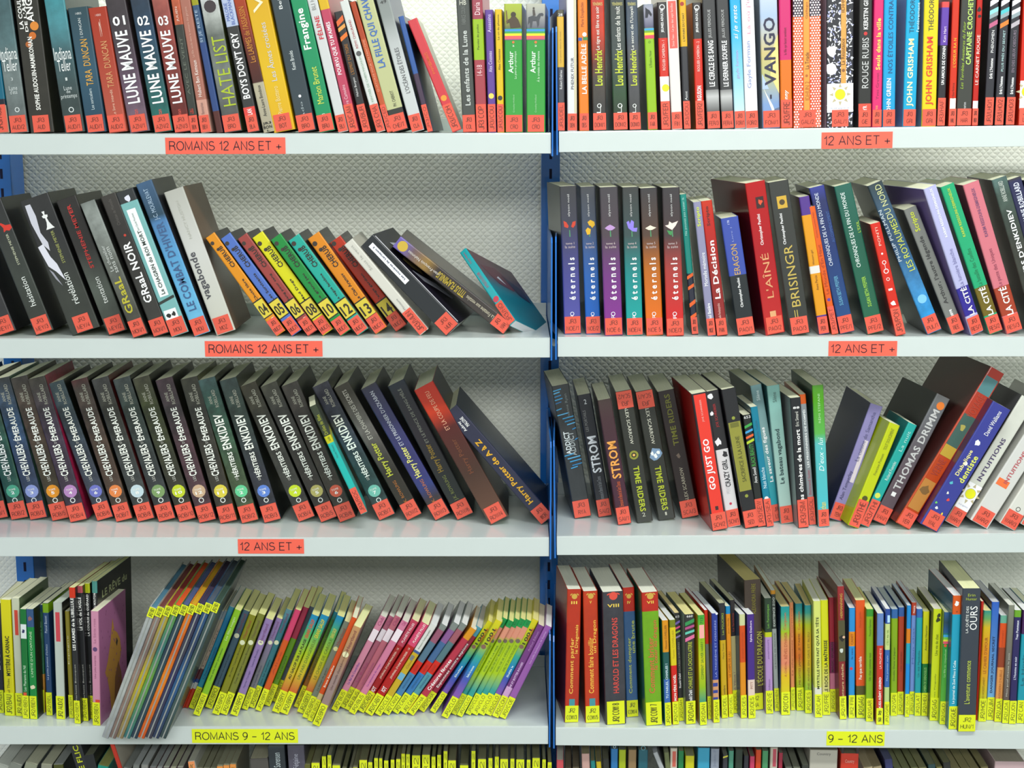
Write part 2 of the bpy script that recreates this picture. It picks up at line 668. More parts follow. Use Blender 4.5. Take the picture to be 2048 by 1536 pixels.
# desc, (foot-left x, y, head-left x, y, spine width) in the photograph, colour bands, spine writing, call label
# ---- top shelf, left bay
S('L1', 0, 4.8, RED, .16, .006)
r1('hidden teal book with pinkish call label', -13, -49, 33, '0a6f8a,940:1a2030,1000:c8a890', '', 'v JR3/AUD', s='0a6f8a')
r1('steel grey book with two-line handwritten-style title', 21, -17, 38, '~3f5d63,400:5f7a7e,700:7a8686,1110:6c7474', 'Indiana;440;560;e8ecec;.92;h|Teller;560;670;e8ecec;.8;h|3;730;760;c8d0d0;.12;h|Lune;810;850;c8d0d0;.45;h|d\'été;850;890;c8d0d0;.4;h', 'h JR3|AUD/2', m=.75, s='101214', e='ring;1040;.55;.13;dfe5e5')
r1('thick black book with flame and white capitals', 61, 27, 50, '35332c', 'LA COULEUR;-150;260;f4f4ee;.17;ub;.2|DE L\'ÂME;-60;290;f4f4ee;.15;ub;.38|ANGES;-120;200;f4f4ee;.3;ub;.6|SOPHIE AUDOUIN-MAMIKONIAN;340;1040;f4f4ee;.2;ub;.47', 'h JR3|AUD', s='15170c', m=.8, e='c;240;.72;.18;d8842c c;330;.6;.15;c86a20 c;410;.38;.12;a85a20')
r1('teal swirling book with two-line title', 130, 87, 42, '~3f8f98,200:5a9aa4,480:4a6a70,900:3e4c4c', 'Indiana;440;560;e8ecec;.85;h|Teller;560;670;e8ecec;.65;h|1;730;760;c8d0d0;.1;h|Lune;810;850;c8d0d0;.4;h|de;850;880;c8d0d0;.2;h|printemps;890;940;c8d0d0;.8;h', 'h JR3|AUD/1', m=.8, s='2a3a3c', e='ring;1040;.5;.13;dfe5e5')
r1('slate blue book with gold lettering', 174, 132, 41, '~33505a,640:3a5f74,1100:2c5066', 'TARA  DUNCAN;370;810;e0a63c;.36;u;.55|Les sortceliers;840;1040;c8d8dc;.16;u|1 DUNCAN;170;350;d4dcdc;.14;u;.5|1 HEROS;115;135;e0e4e4;.3;h', 'h JR3|AUD/1', top=17)
r1('brick red book with pale gold lettering', 218, 172, 38, '~b5402c,500:b84a38,1100:c06050', 'TARA  DUNCAN;390;830;d49a66;.36;u;.55|Le livre interdit;850;1100;e8b8a0;.16;u|2;180;350;e8c8b8;.1;u;.5|1 HEROS;130;150;f0d0c8;.3;h', 'h JR3|AUD/2', top=17)
for i_, (xb_, x0_, w_, cc_, st_) in enumerate(((260, 209, 42, '~403a3c,400:4a4048,800:6a5468,1100:7a6474', 'dark plum'), (309, 259, 39, '~2a3038,300:2c4a66,700:2a5660,1100:2c7068', 'deep teal'), (350, 302, 34, '~b06a60,300:9a4a44,1100:6a2420', 'dark maroon'))):
    r1(f'{st_} book with white slab capitals and zero{("one", "two", "three")[i_]}', xb_, x0_, w_, cc_, f'0{i_ + 1};145;235;eef0f0;.62;hb|LUNE MAUVE;285;980;eef0f0;.62;ub|titan;1040;1110;d85a50;.2;u', f'h JR3|AZN/{i_ + 1}', m=.75, s='2a2024')
r1('narrow olive black book with salmon head', 382, 341, 18, 'c8684c,230:3c403a', 'JULIEN;60;200;f0d8cc;.3;u|AVEC LE VENT;350;900;6a7064;.3;u|HB;1035;1085;c03828;.4;h', 'h JR3|BEN', m=.7)
r1('dusty rose book with pale base', 402, 358, 22, 'b5796a,950:dba898', 'Hubert Ben Kemoun;570;920;f2e4dc;.35;u|La fille seule dans le vestiaire des garçons;60;540;d4a494;.28;u|flammarion;980;1090;8a6a64;.3;u', 'h JR3|BEN')
r1('thin blue book with brown foot and olive head', 433, 381, 14, 'a8a424,45:3a5a80,400:35508a,1060:5c2c28', 'SI JE RESTE;90;400;a8bcd4;.5;u', '', s='2f4a78')
r1('grey misty book with acid green letters', 449, 399, 37, '~e4e6ea,120:c4c8c4,330:6a706a,700:7e8480,1060:5c5e5c,1200:555', 'HATE LIST;340;1010;a8ba26;.72;u;.6', 'h JR3|BRO', m=.7, s='3a4010', e='c;55;.5;.34;3a3034')
r1('black book shouting white capitals under pale head', 496, 441, 25, 'c4d0ec,245:3c3c3c', 'BOYS DON\'T CRY;305;940;f6f6f6;.62;ub|MALORIE;20;190;4a64b0;.28;u;.3|BLACKMAN;0;230;4a64b0;.28;u;.65|MILAN;1040;1130;f8e8e8;.4;ub', 'h JR3|BLA', e='r;1020;1140;0;1;d84038')
r1('rust brown book ending in beige', 527, 466, 24, '~c04c20,200:a03c1c,480:6a2818,780:4a1c14,790:c4bca4,1290:b8b09a', 'Les LARMES de l\'ASSASSIN;60;590;c8862c;.5;u|Anne-Laure Bondoux;810;1110;222;.3;u|JR3;1165;1195;181818;.75;hb|BON;1200;1230;181818;.75;hb|L;1240;1268;181818;.25;hb', '')
r1('wide bright yellow book', 548, 491, 45, '~e6b40e,700:f0c828,1290:eebc12', 'Les Âmes croisées;210;770;c8ccd4;.32;u;.5|Pierre Bottero;820;1090;ecd890;.22;u;.5|V;-60;110;f4e8c0;.5;u', 'h JR3|BOT')
r1('dark slate book with small white bird', 597, 541, 37, '~3e4c54,500:35444c,900:3a4850', 'Kevin Brooks;480;660;d8e0e0;.22;u;.5|Being;-90;80;e8ecec;.25;u;.5|ado;970;1110;98a4a8;.15;u', 'h JR3|BRO', e='c;915;.5;.08;eef')
r1('bright green book with white title', 639, 580, 33, '2c9a68', 'Frangine;75;465;f0f8f0;.6;ub|Marion Brunet;635;990;d2dc50;.4;u;.5|S;1085;1115;d8f0e0;.2;h', 'h JR3|BRU', s='1c2018')
r1('white book with red capitals', 677, 613, 21, 'e2e4e4', 'FÉLINE;150;370;c83040;.55;ub|BLI HO;-60;90;888;.4;u', 'h JR3|BLI', s='141820')
r1('rose pink book below yellow head', 699, 635, 20, 'e8c020,85:c8506a', 'POURVU QUE TU M\'AIMES;205;710;f8e8ec;.5;ub|Claire Camoëns;810;1050;f0c0cc;.35;u', 'v JR3/CAM', s='a83048')
r1('black book with slanting orange stripes', 726, 661, 17, '2c2a2c', 'L\'ESPRIT DU TIGRE;420;710;a86c20;.4;u|Melvin Burgess;740;920;d8d8d8;.35;u', 'v JR3/BUR', top=25, e='p;150;250;d8642c p;230;300;e09a48 p;310;390;e07020', s='4a1010')
r1('white book with small brown emblem', 754, 677, 18, 'e8ebe8', 'RÉMY CHAURAND;190;460;b04048;.35;u|UNE RENTRÉE DE CHIEN MAGNUM;540;1050;88a890;.32;u', 'v JR3 CHA', top=4, e='c;510;.5;.3;555', s='5a4030')
r1('narrow orange brown book', 775, 697, 12, 'b84a24,370:c8603c', 'QUATORZE POUR UN FANTÔME;380;880;e8a080;.45;u', 'v JR3/CED', top=5, s='6a2410')
r1('pale straw book with blue capitals', 785, 712, 34, 'cdd0a0,1040:33342e', 'LA FILLE QUI CHAVIRAIT;-200;640;3c68b0;.5;ub|PH. CHERIOT;870;1020;3a3a30;.2;u;.6', 'h JR3|CHE/T', s='18204a')
r1('silver book with a small black title', 824, 752, 26, '~8a908e,150:9aa09e,400:c8cccc,700:dadede', 'L\'OCÉAN DES ÉTOILES;455;890;4a4a4e;.42;u|49;0;30;333;.5;h', 'h JR3|CLA', s='1a2c5c')
r1('narrow blue book fading into plum', 856, 787, 11, '3a62a8,705:4a3650', '', 'v JR3/CO', top=34, s='1a2a58')
b('slanting coral red book alone beside gap', (905, 263, 815, 43, 20), 'd8464e', 'LES AMANTS;500;620;e0742c;.3;u|papillon;560;700;e0742c;.3;u', 'v JR3/COH', e='c;930;.5;.3;e8942c', s='c8c4a8', yb=.008)
r1('charcoal book with old silver capitals', 926, 912, 27, '4c504c,1100:8a4038', 'Les enfants de la Lune;290;1010;c0c4c0;.4;ub|FABRICE COLIN;60;230;787c78;.3;u|HB;0;45;d8d8c8;.5;h', 'h JR3|COL', s='2a2c2a')
r1('plum rose book with acid green panel', 953, 943, 22, 'a84a58,180:a4c814,570:b04a54', '14-18;620;720;f0c8cc;.5;u|Paroles de poilus;230;470;3a4a10;.25;u|Daria;20;140;f0d0d4;.5;u', 'v JR3 COP')
r1('violet book with tiny yellow cat', 977, 969, 16, '6a48a0', 'Assassins;140;310;d8c8f0;.45;u|Alex Cousseau;490;690;d8c8f0;.45;u', 'v JR3/COU', top=20, e='c;920;.5;.35;e8d060')
r1('yellow book with tiny black cat', 995, 989, 14, 'ecc818', 'Le cri du phasme;140;380;4a4010;.35;u|Alex Cousseau;470;670;4a4010;.35;u', 'v JR3/COU', top=19, e='c;940;.5;.35;333')
for i_, (xb_, x0_, w_, t_) in enumerate(((1011, 1008, 36, 'La pierre prophétique'), (1053, 1052, 39, 'À la croisée des chemins'))):
    r1(('wide green book with archer picture and rainbow stripes', 'wide green book with rider picture and rainbow stripes')[i_], xb_, x0_, w_, ('~b8c858,180:a8b050,270:70704c', '~c8c8b8,150:a8a8a8,270:686a78')[i_] + ',275:38a044,1250:4aa84c', f'Arthur;490;700;d8f0d8;.28;ub;.35|{t_};490;{755 + i_ * 30};c8e8c8;.16;u;.62|2;430;447;e8f0e0;.12;h|Crossley-Holland;910;1080;9cd09c;.12;u;.5', 'h JR3|CRO', top=8, e='r;278;300;0;1;3a8ad0 r;300;320;0;1;3a9a50 r;320;342;0;1;e8e020 r;342;378;0;1;e05a5a r;372;382;0;1;9a4a80 c;404;.5;.07;d87038 ' + ('c;140;.52;.15;3c3226 poly;4a3a2a;.1,200;.35,175;.4,160;.65,160;.8,190;.95,260;.35,270;.3,215;.15,225 poly;6a4c2c;.1,100;.15,100;.2,200;.14,230' if i_ == 0 else 'c;80;.4;.055;4a4440 poly;4a4440;.34,95;.45,92;.5,150;.36,150 poly;44464c;.12,165;.35,150;.55,160;.68,130;.85,125;.92,140;.88,155;.78,150;.7,190;.68,240;.6,265;.55,200;.35,200;.3,260;.22,265;.2,210;.1,240'), s='2a3a7a')
# ---- top shelf, right bay
S('R1', 0, 4.8, RED, .17, .006)
r1('narrow yellow and charcoal book at the divider', 1116, 1113.5, 14, '5a5848,160:e8bc58,640:4a4a52', 'Un pont dans la nuit;300;600;a88434;.3;u|Robert Delrieu;670;850;e8e8e8;.35;u|28;130;155;eee;.6;h', 'v JR3/DEL', top=20, s='6a5f58')
r1('white grey-edged book with thin black capitals', 1135, 1133, 20, 'f0f0f2', 'PHENIX FUTUR;545;850;4a4a52;.3;u;.55', 'h JR3|DEN', e='r;-200;1080;.72;1;c8bfa0', s='5a1018')
r1('orange book with bold white capitals', 1159, 1155, 20, 'f08a32,360:f08a32', 'LA BELLE ADÈLE;415;895;f8f0e8;.6;ub|Marie Desplechin;20;250;a04a20;.4;u', 'h JR3|DES', e='r;355;385;0;.4;3050a0 r;350;380;.5;1;3a8040 c;325;.65;.22;e8e0d8', s='a04a10')
for i_, (xb_, x0_, w_, cc_, t_, ds_) in enumerate(((1186, 1181, 28, '~c83a24,300:c8402a,600:6a3020,750:4a4038,1100:333', 'Le tigre est libre ce soir', 'red to black book with curling yellow title'), (1227, 1219, 30, '~38403c,500:3a4644,900:2a4a2c,1100:2a3a28', 'Les enfants de la nuit', 'mossy dark green book with curling yellow title'), (1259, 1251, 24, '~3a4858,300:4a5868,500:55555c,1100:444', 'Le secret de l\'Ucayali', 'blue grey book with curling yellow title'))):
    r1(ds_, xb_, x0_, w_, cc_, f'{t_};60;470;e8e8e0;.34;u;.5|Lou Hendrix;475;815;c0cc30;.55;ub;.5|TÉNÈBRES;15;50;c8c070;.7;h|L;1010;1090;e8ece8;.3;u;.45', f'h JR3|DOM/{i_ + 1}', e='ring;1010;.5;.16;e8ece8', s='0c0e10', m=.8)
r1('lime book with rainbow stripes and horse head', 1296, 1286, 20, '~9aa0b0,100:b0b0c0,265:5a5a78,270:9cc818,1090:a0c820', 'L\'Étalon Noir;480;640;4a6a10;.3;u', 'h JR3|FAR', top=9, e='r;270;290;0;1;3a9ad0 r;290;312;0;1;6aa030 r;312;335;0;1;e8d020 r;335;368;0;1;e0405a poly;222430;.2,70;.35,85;.6,100;.85,140;.75,160;.5,130;.4,170;.15,170 ring;400;.5;.12;4a7a10', s='7a8088')
r1('red book with black head and sun sticker', 1323, 1314, 19, '3a3434,362:d83a2c', 'ROGUER CAMERON - 1;385;670;f0d0c8;.3;u|JEUNES ADULTES;80;310;e8e8e8;.35;ub', 'v JR3/FER', top=5, e='r;730;1010;-.1;1.1;f0f0f4 c;840;.6;.4;e8e020 ring;70;.5;.3;ddd', s='5a1a18')
r1('white book with long red panel', 1344, 1332, 22, 'f4f0ec', 'Sous l\'eau - Le jeu des sept familles;30;440;f8c8c0;.3;u', 'h JR3|FIN', e='r;8;458;.15;.88;e05a50', s='d8c8c0')
r1('ochre over black narrow book', 1368, 1358, 14, 'e8b830,440:34343a', 'L\'AFFAIRE DU CHAT;120;390;5a4a10;.3;u|F. Assz;870;1000;d8d8d8;.35;u', 'v JR3/DOU', e='c;35;.4;.3;a03020')
r1('red book with black head and white name', 1392, 1384, 18, '3a3434,370:d83a2c', 'ROGUER CAMERON - 2;395;680;f0d0c8;.3;u|JEUNES ADULTES;80;310;e8e8e8;.35;ub|RGUSON;820;960;f8f0f0;.5;ub', 'v JR3/FER2', top=6, e='ring;75;.5;.3;ddd', s='c87020')
for xb_, x0_, w_, t_, n_ in ((1415, 1404, 27, 'LE CERCLE DE SANG', '3'), (1444, 1432, 25, 'LE DERNIER SOUFFLE', '4')):
    r1(f'black book with chrome base, lettering {"circle" if n_ == "3" else "breath"}', xb_, x0_, w_, '~3a3a3c,600:3c3c3e,855:3c3c3e,856:8a8a8a,920:d0d0d0,1000:9a9a9a,1080:5a5a5a', f'{t_};385;825;f2f2f2;.42;ub|JILLES FERDOUE;90;360;b8b8b8;.28;u', f'h JR3|FER/{n_}', s='141416')
r1('cyan book with looping white script', 1470, 1459, 22, '~2aa8e0,300:4abce8,700:9adcf0,1090:d8f4f8', 'si je reste;50;370;f4fcfc;.5;ui|gayle forman;480;750;b4a4d8;.35;u', 'h JR3|FOR/1', s='1878b8')
r1('white book with thin violet-blue name', 1492, 1482, 26, 'fafafc', 'Là où j\'irai;-90;320;e8a0b4;.35;u;.55|Gayle Forman;390;840;8a98c8;.4;u;.45', 'h JR3|FOR/2', s='dadde4')
r1('wide sky blue book with giant navy letters', 1526, 1519, 36, '~e4eaf4,150:b8cce8,500:d8c890,700:c8c890,1000:8aa8d8', 'VANGO;165;815;2a2a44;.66;ub|1;905;945;2a2a44;.1;ub', 'h JR3|FOM/1', s='8a98a8', e='poly;e8cc80;.98,330;.98,900;.5,720;.6,500 poly;f0ecd8;.05,820;.2,880;.6,1010;.75,1085;.6,1085;.4,990 poly;a8bce0;.03,700;.4,850;.03,850 poly;5c6884;.98,1030;.98,1085;.55,1085;.7,1045')
r1('magenta over orange book', 1562, 1558, 24, 'd83a78,570:e88030', 'Henny;860;1020;f4f0e8;.4;ubi|la fille qui faisait semblant;260;520;7a1a40;.3;u', 'v JR3/FRE', s='c04060')
r1('very wide orange book covered in white dots', 1587, 1585, 58, '3a2c3c,160:e06a3a,740:e25a34,1060:e06a4a', 'La Triade;500;660;5a4020;.14;u;.5|IDHUN 2;780;960;b06a20;.16;u;.5|Gallego;20;180;8a5a20;.1;u;.5', 'h JR3|GAL/2', dots=1, e='r;-200;1065;.38;.58;e8943a c;725;.48;.05;b06020', s='a8321c')
r1('very wide black and white speckled book, sun sticker', 1653, 1653, 56, '2c2c34', 'La Résistance;370;620;5a4020;.14;u;.6|IDHUN;-80;120;5a4020;.12;u;.6', 'h JR3|GAL/1', dots=2, e='r;-200;800;.53;.72;d89a4a c;675;.62;.06;8a5a30 g;480;.2;.2;f0f0f8 g;660;.15;.22;f0f0f8 sun;800', s='c8b8cc')
r1('black book with silver capitals and red ruby', 1715, 1718, 27, '2a2a28', 'ROUGE RUBIS;355;840;c8c8c8;.5;u|KERSTIN GIER;-60;275;e8e8e8;.35;ub|BYR;1010;1080;f8e0e0;.3;ub', 'h JR3|GIE', e='c;315;.5;.14;c02c2c r;990;1085;0;1;e04a38', s='1a1c1a')
r1('hot pink book', 1743, 1748, 20, 'e8407a', 'Seuls dans la ville;170;665;f8d860;.45;ub|Yves Grevet;690;950;a02a5a;.3;u|syros;1010;1090;f0b060;.3;u', 'h JR3|GRE')
r1('bright cyan book with hand-drawn capitals', 1764, 1768, 26, '22a8dc', 'NOS ÉTOILES CONTRAIRES;-120;695;1a4a7a;.45;u|JOHN GREEN;745;1095;eef8fc;.45;ub', 'h JR3|GRE')
r1('cyan book with cream block capitals', 1804, 1813, 27, '2ab0dc', 'JOHN GRISHAM;365;1020;f4f4b8;.55;ub|THÉODORE;-40;310;1a4a6a;.45;u;.4|l\'enlèvement;20;300;d8f0f8;.2;u;.9', 'h JR3|GRI', s='8a90b8')
r1('bright yellow book with red block capitals', 1842, 1848, 30, 'f0dc1a', 'JOHN GRISHAM;345;1005;d84028;.55;ub|THÉODORE;-40;290;3a3a3a;.42;u;.45', 'h JR3|GRI', s='8aa0b8')
r1('purple and black book with red top', 1873, 1884, 16, 'e05a5a,70:6a48b0,430:2c2a30', 'Kats Hart;250;400;e8d8f0;.35;u|UN AMOUR DE COPAIN;440;810;f4f4f4;.4;ub', 'v JR3/HAF', top=3)
r1('orange red book with yellow capitals', 1896, 1905, 15, 'd8401c', 'L\'ODEUR RAÏN;360;640;f0a020;.4;ub|Harkins;790;940;7a2010;.3;u', 'h JR3|HAL', e='r;940;1055;.1;.9;e8e8d8', s='7a2018')
r1('charcoal green book with light green capitals', 1911, 1922, 31, '42443e', 'CAPITAINE CROCHET;-20;615;b8dc6a;.34;ub;.62|Les Terribles Aventures du Futur;200;850;9ab838;.2;ui;.25|marion;980;1050;ccc;.18;u', 'h JR3|HAR', s='33352f')
r1('narrow scarlet book with white capitals', 1943, 1954, 12, 'c83020', 'LE CARNET ROUGE;330;810;f4e0d8;.5;u', 'h JR3|HEU', e='g;90;.4;.4;1a1a1a g;150;.5;.3;1a1a1a r;965;1055;0;.9;d8e0e8', s='5a0e0e')
for i_, (xb_, x0_, c1_, c2_, t_) in enumerate(((1967, 1980, '#8adcd8', 'b85a80', 'PHENOMEN'), (1988, 2002, '4ab8c0', 'e87a28', 'PLUS PRÈS DU SECRET'), (2010, 2024, 'e8e8f0', 'b0a8b0', 'EN DES LIEUX OBSCURS'))):
    c1_ = c1_.strip('#')
    r1(f'black book with slanting {("mint and mauve", "aqua and orange", "white and purple")[i_]} ribbons', xb_, x0_, 18, '34343c,900:34343c', f'{t_};285;{(500, 680, 690)[i_]};{("e8e8e8", "b8dcdc", "8a7a8a")[i_]};.32;u|Erik L\'Homme;{(555, 730, 740)[i_]};{(750, 900, 900)[i_]};f4f4f4;.35;ub', f'v JR3/LHO/{i_ + 1}', e=f'p;-40;60;e8e8f0 p;60;140;{c1_} p;100;180;8a9aa0 p;180;270;{c2_}', s='141418')
r1('red book with sun sticker, cut by frame', 2035, 2046, 30, 'd83a2c', '', 'h JR3|LIG', e='sun;770')
# ---- second shelf, left bay
S('L2', 310, 3.7475, RED, .14)
TW = ',;'
b('black book with red ribbon, foot cut by frame', (-4, 673, -111, 410, 40), '3a3a3c', 'fascination;880;1110;e0e4e4;.3;u', 'h JR3|MEY/1', s='0a0a0c', m=.85)
b('black book with torn red ribbon and small title', (71, 672, -36, 408, 40), '~2c2c2e,900:404640,1300:363a34', 'hésitation;910;1125;e4e8e4;.3;u;.5|STEPHENIE MEYER;590;820;c8ccb0;.12;u;.6', 'h JR3|MEY/3', s='08080a', m=.85, e='poly;d03020;.4,500;.55,510;.7,530;.95,535;.98,560;.8,575;.65,565;.5,575;.55,545')
b('very thick black book with white chess queen', (144, 672, 39, 404, 61), '~303030,600:2c2c2e,1000:3c403a', 'révélation;880;1110;e4e8e4;.22;u;.55|STEPHENIE MEYER;570;810;a8ac60;.1;u;.66', 'h JR3|MEY/4', s='060608', m=.85, e='poly;e8e8e8;.56,425;.66,425;.63,450;.72,455;.7,470;.66,475;.68,505;.74,535;.8,555;.5,555;.56,535;.6,505;.6,475;.54,470;.52,455;.59,450 poly;c8c8d4;.12,350;.3,350;.34,440;.28,560;.4,640;.36,700;.2,640;.1,480 poly;d8d8e4;.02,650;.22,640;.3,740;.42,800;.5,930;.3,850;.12,800 poly;9898a4;.1,820;.2,850;.34,960;.2,900')
b('black book with blood red capitals', (216, 672, 112, 403, 42), '~2a2624,700:302e2c,1000:606860,1300:3c4038', 'STEPHENIE MEYER;370;840;c02c28;.2;ub;.5|tentation;910;1105;e4e8e4;.26;u;.5', 'h JR3|MEY/2', s='101010', m=.85)
b('grey weathered book with olive gold title', (267, 677, 160, 409, 31), '~7a807c,500:9aa09c,800:6c706a,1200:4c4c44', 'GRaaL;910;1180;b8b030;.5;ub;.45|Le chevalier;670;860;c8ccc8;.22;u;.35|sans nom;690;880;c8ccc8;.2;u;.65', 'h JR3|MON/1', m=.7, s='1c1c1a')
b('brown black book with bold white two-word title', (308, 675, 200, 395, 33), '~403c38,600:33302e,1300:40403c', 'GRaaL NOIR;650;1100;f2f2f2;.5;ub;.5|Christian de Montella;330;520;5c5854;.2;u', 'h JR3|MON/1', m=.85, e='c;600;.6;.08;c03828', s='1c1a18')
b('pale teal book with long white title box', (343, 675, 231, 387, 37), '33373a,350:8cc4c4,1300:9accca', 'Le CHAGRIN du ROI MORT;560;1035;34403c;.22;ub;.47|Jean-Claude Mourlevat;430;560;7a8a88;.15;u;.47', 'h JR3|MOU', e='r;400;1050;.22;.72;eef2f2 p;1060;1100;2c3430 r;1150;1225;.1;.8;eef2f2 g;1190;.3;.12;222 g;1190;.6;.12;222 g;320;.5;.16;dde;', s='1a2226')
b('sky blue book with dark navy-blue head', (389, 674, 271, 370, 34), '~6a88b4,200:48688c,450:2c4c62,500:5c8cc0,800:6cb0e0,1300:80c8ec', 'LE COMBAT D\'HIVER;500;1160;3c5c88;.5;ub|J-C. MOURLEVAT;250;480;a8c0d8;.35;u', 'h JR3|MOU', m=.9, s='2a2c34')
b('pale grey book, smudged black lettering, gaping boards', (433, 672, 327, 386, 41), '~c8c8c0,700:e4e4e0,1300:dcdccf', 'vagabonde;715;1065;4a4a50;.46;ub;.32|NANCY HUSTON;340;620;b4b4aa;.14;u;.5', 'h JR3|MOZ', s='6a4c34', p='d8caa0', ss=1)
CH_ = (('orange', 'f0a02c', '04', 'Chute libre', 553, 673, 411, 477, 22), ('cornflower blue', '5c7ccc', '05', 'Les Survivants', 584, 673, 441, 479, 24), ('brick red', 'a84c48', '06', 'Sang pour sang', 616, 673, 475, 479, 23), ('lemon yellow', 'ece82c', '08', 'Mad Dogs', 645.5, 672, 504, 477, 26), ('leaf green', '2c9448', '10', 'Le grand jeu', 681.5, 673, 541, 481, 25), ('turquoise', '3cb4a4', '12', 'La vague fantôme', 715, 672, 576, 483, 27), ('amber', 'f09a34', '13', 'Le Clan Aramov', 751, 669, 615, 479, 28), ('scarlet', 'c8402a', '14', 'L\'ange gardien', 792, 664, 659, 487, 27))
for cn_, cc_, n_, t_, *g_ in CH_:
    b(f'{cn_} steeply leaning series book with numbered yellow box', tuple(g_), cc_, f'CHERUB;690;840;2c2420;.42;ub;.6|{t_};{930 if len(t_) < 12 else 890};1090;2c2420;.24;ub;.55|{n_};1120;1190;2a2418;.7;hb', 'h JR3|MUC/1', e=f'r;1085;1210;0;1;222218 r;1093;1203;.04;.96;d8c43c c;650;.25;.18;3a3028 c;700;.35;.14;3a3028 r;1225;1262;.6;.85;e8e0c0', s='18141c', p='e8dca0', d=.105)
b('narrow ivory book with red stripe at foot', (840, 671.6, 688, 491, 22), 'e8e6dc', 'Sous le vent;680;860;a8a8a0;.25;u|La Minotaure;1080;1180;888;.2;u', 'v JR3/MUN', e='r;1180;1400;.7;.82;c83028', s='cfcabc', p='e8dca0')
b('leaning black book with white paper strip', (892, 673, 716, 497, 38), '2e3236', 'Les mystères de Larispem 3;700;940;3a3c60;.14;ub;.55', 'h JR3|MUR', e='r;680;960;.36;.68;eef0f4', s='1c1828', p='d8d0b0', yaw=8, cr='e4e4ec;.0,.02;.04,.02;.04,.98;.0,.98 8c7c4c;.2,.3;.35,.28;.5,.42;.4,.5;.25,.4 c8ccdc;.15,.42;.3,.5;.55,.62;.7,.8;.6,.8;.4,.66;.2,.55 b0b4c8;.3,.12;.6,.15;.75,.3;.6,.26;.4,.2')
b('brown book with violet head and gold capitals', (1007, 669, 785, 494, 27), '~7a6ab8,690:7a6cb4,740:7a6468,820:a08048,880:3c3230,1400:4a4440', 'TITUS FLAMINIUS;890;1050;b8a02c;.55;ub|La Fontaine aux vestales;1060;1220;c8c0a8;.3;u|Jean-François Nahmias;720;900;d8d0c8;.3;u', 'h JR3|NAH', e='c;685;.5;.4;c8a838', s='5a4c40', p='cfc08c')
b('turquoise book almost fallen flat, pictured cover facing out', (1019, 652, 868, 509, 17), '38b4bc', 'Lucy Nara;740;820;c04a68;.3;u|LA FILLE DU SORCIER;890;1000;c04a68;.35;u', 'v JR3/NO', e='c;1085;.5;.4;c83a50', s='~6a3a3c,900:5a4450,1000:1e8a96,1200:1c8c98', p='d8d8c4', cr='5c2c34;.1,.2;.5,.12;.8,.3;.6,.42;.3,.4 c8ccd4;.35,.3;.42,.26;.5,.36;.44,.34 2c2c3c;.55,.2;.9,.3;.9,.5;.7,.45', Y=.03, yaw=31, pitch=20, d=.15)
# ---- second shelf, right bay
S('R2', 310, 3.7475, RED, .14)
ET_ = (('violet', '~3e3e42,500:444454,900:50509a,1200:5c5cae', '1', 1129, 669, 1119, 373, 34, 'NOE/1', 'c83c24', 'red tulips'), ('royal blue', '~484a50,500:4a5468,900:3068b8,1200:1a68c8', '2', 1172, 669, 1160, 374, 30, 'NOE/2', 'e0b020', 'yellow petals'), ('magenta purple', '~48444a,600:544650,900:7a3a88,1200:8c3a98', '6', 1210, 672, 1199, 375, 36, 'NOE 6', 'b890c8', 'mauve lotus'), ('teal green', '~3c3e3e,600:3e5454,900:2a9090,1200:1aa8a4', '4', 1253.5, 672, 1244, 375, 33, 'NOE/4', '8a7ae0', 'violet crocus'), ('orange', '~3c3a3e,600:5c4438,850:c07030,1200:ec7c1c', '5', 1293, 672, 1280, 377, 34, 'NOE 5', 'f0e0c8', 'cream blossom'), ('red', '~3c383c,600:4c3a3c,850:b04440,1200:d83838', '3', 1333.5, 673, 1324, 376, 35, 'NOE/3', 'f0d8d0', 'white lily'))
for cn_, cc_, n_, xb_, yb_, xt_, yt_, w_, lb_, fc_, fl_ in ET_:
    b(f'{cn_} fading book with {fl_} and white title', (xb_, yb_, xt_, yt_, w_), cc_, f'é t e r n e l s;765;1085;f4f4f8;.38;ub;.55|alyson noël;295;460;c8c8c8;.16;u;.5|tome {n_};650;668;c8b8b8;.5;h|la suite;675;695;c8b8b8;.6;h|R;1190;1225;e8e8f0;.2;u', 'h JR3|' + lb_, e=f'poly;4a8a60;.48,560;.53,560;.55,610;.48,610 ' + {'1': 'poly;{0};.16,490;.32,500;.46,530;.4,545;.2,535 poly;{0};.6,535;.7,500;.88,495;.85,525;.72,545', '2': 'poly;{0};.4,500;.6,485;.85,500;.88,525;.7,545;.6,530;.5,525 poly;{0};.25,560;.4,540;.6,555;.55,590;.35,595', '6': 'poly;{0};.2,545;.35,530;.5,520;.65,530;.8,545;.6,562;.4,562', '4': 'poly;{0};.2,500;.35,490;.4,515;.5,485;.65,500;.62,545;.85,545;.8,575;.55,570;.3,545', '5': 'poly;{0};.2,545;.35,535;.5,525;.65,535;.85,545;.6,560;.4,560', '3': 'poly;{0};.1,525;.3,520;.35,495;.5,510;.85,495;.7,530;.5,560;.3,545 poly;3c8c4c;.2,560;.5,570;.45,600;.3,590'}[n_].replace('{0}', fc_) + f' ring;1190;.5;.12;e8e8f0', yaw=(-8 if n_ == '1' else -3), **({'d': .15, 's': '505450'} if n_ == '1' else {'s': '17171c'}))
b('thin teal book with orange and navy lower half', (1384, 670, 1359, 389.5, 13), '1e9488,885:2a2c40', 'Ne pouvez pas rester là;320;600;a8e0d8;.4;u', 'h JR3|NOZ', e='p;880;930;e8601c p;960;1010;e8601c p;1080;1140;e8601c p;1180;1230;e8601c', s='0e5a58', d=.11)
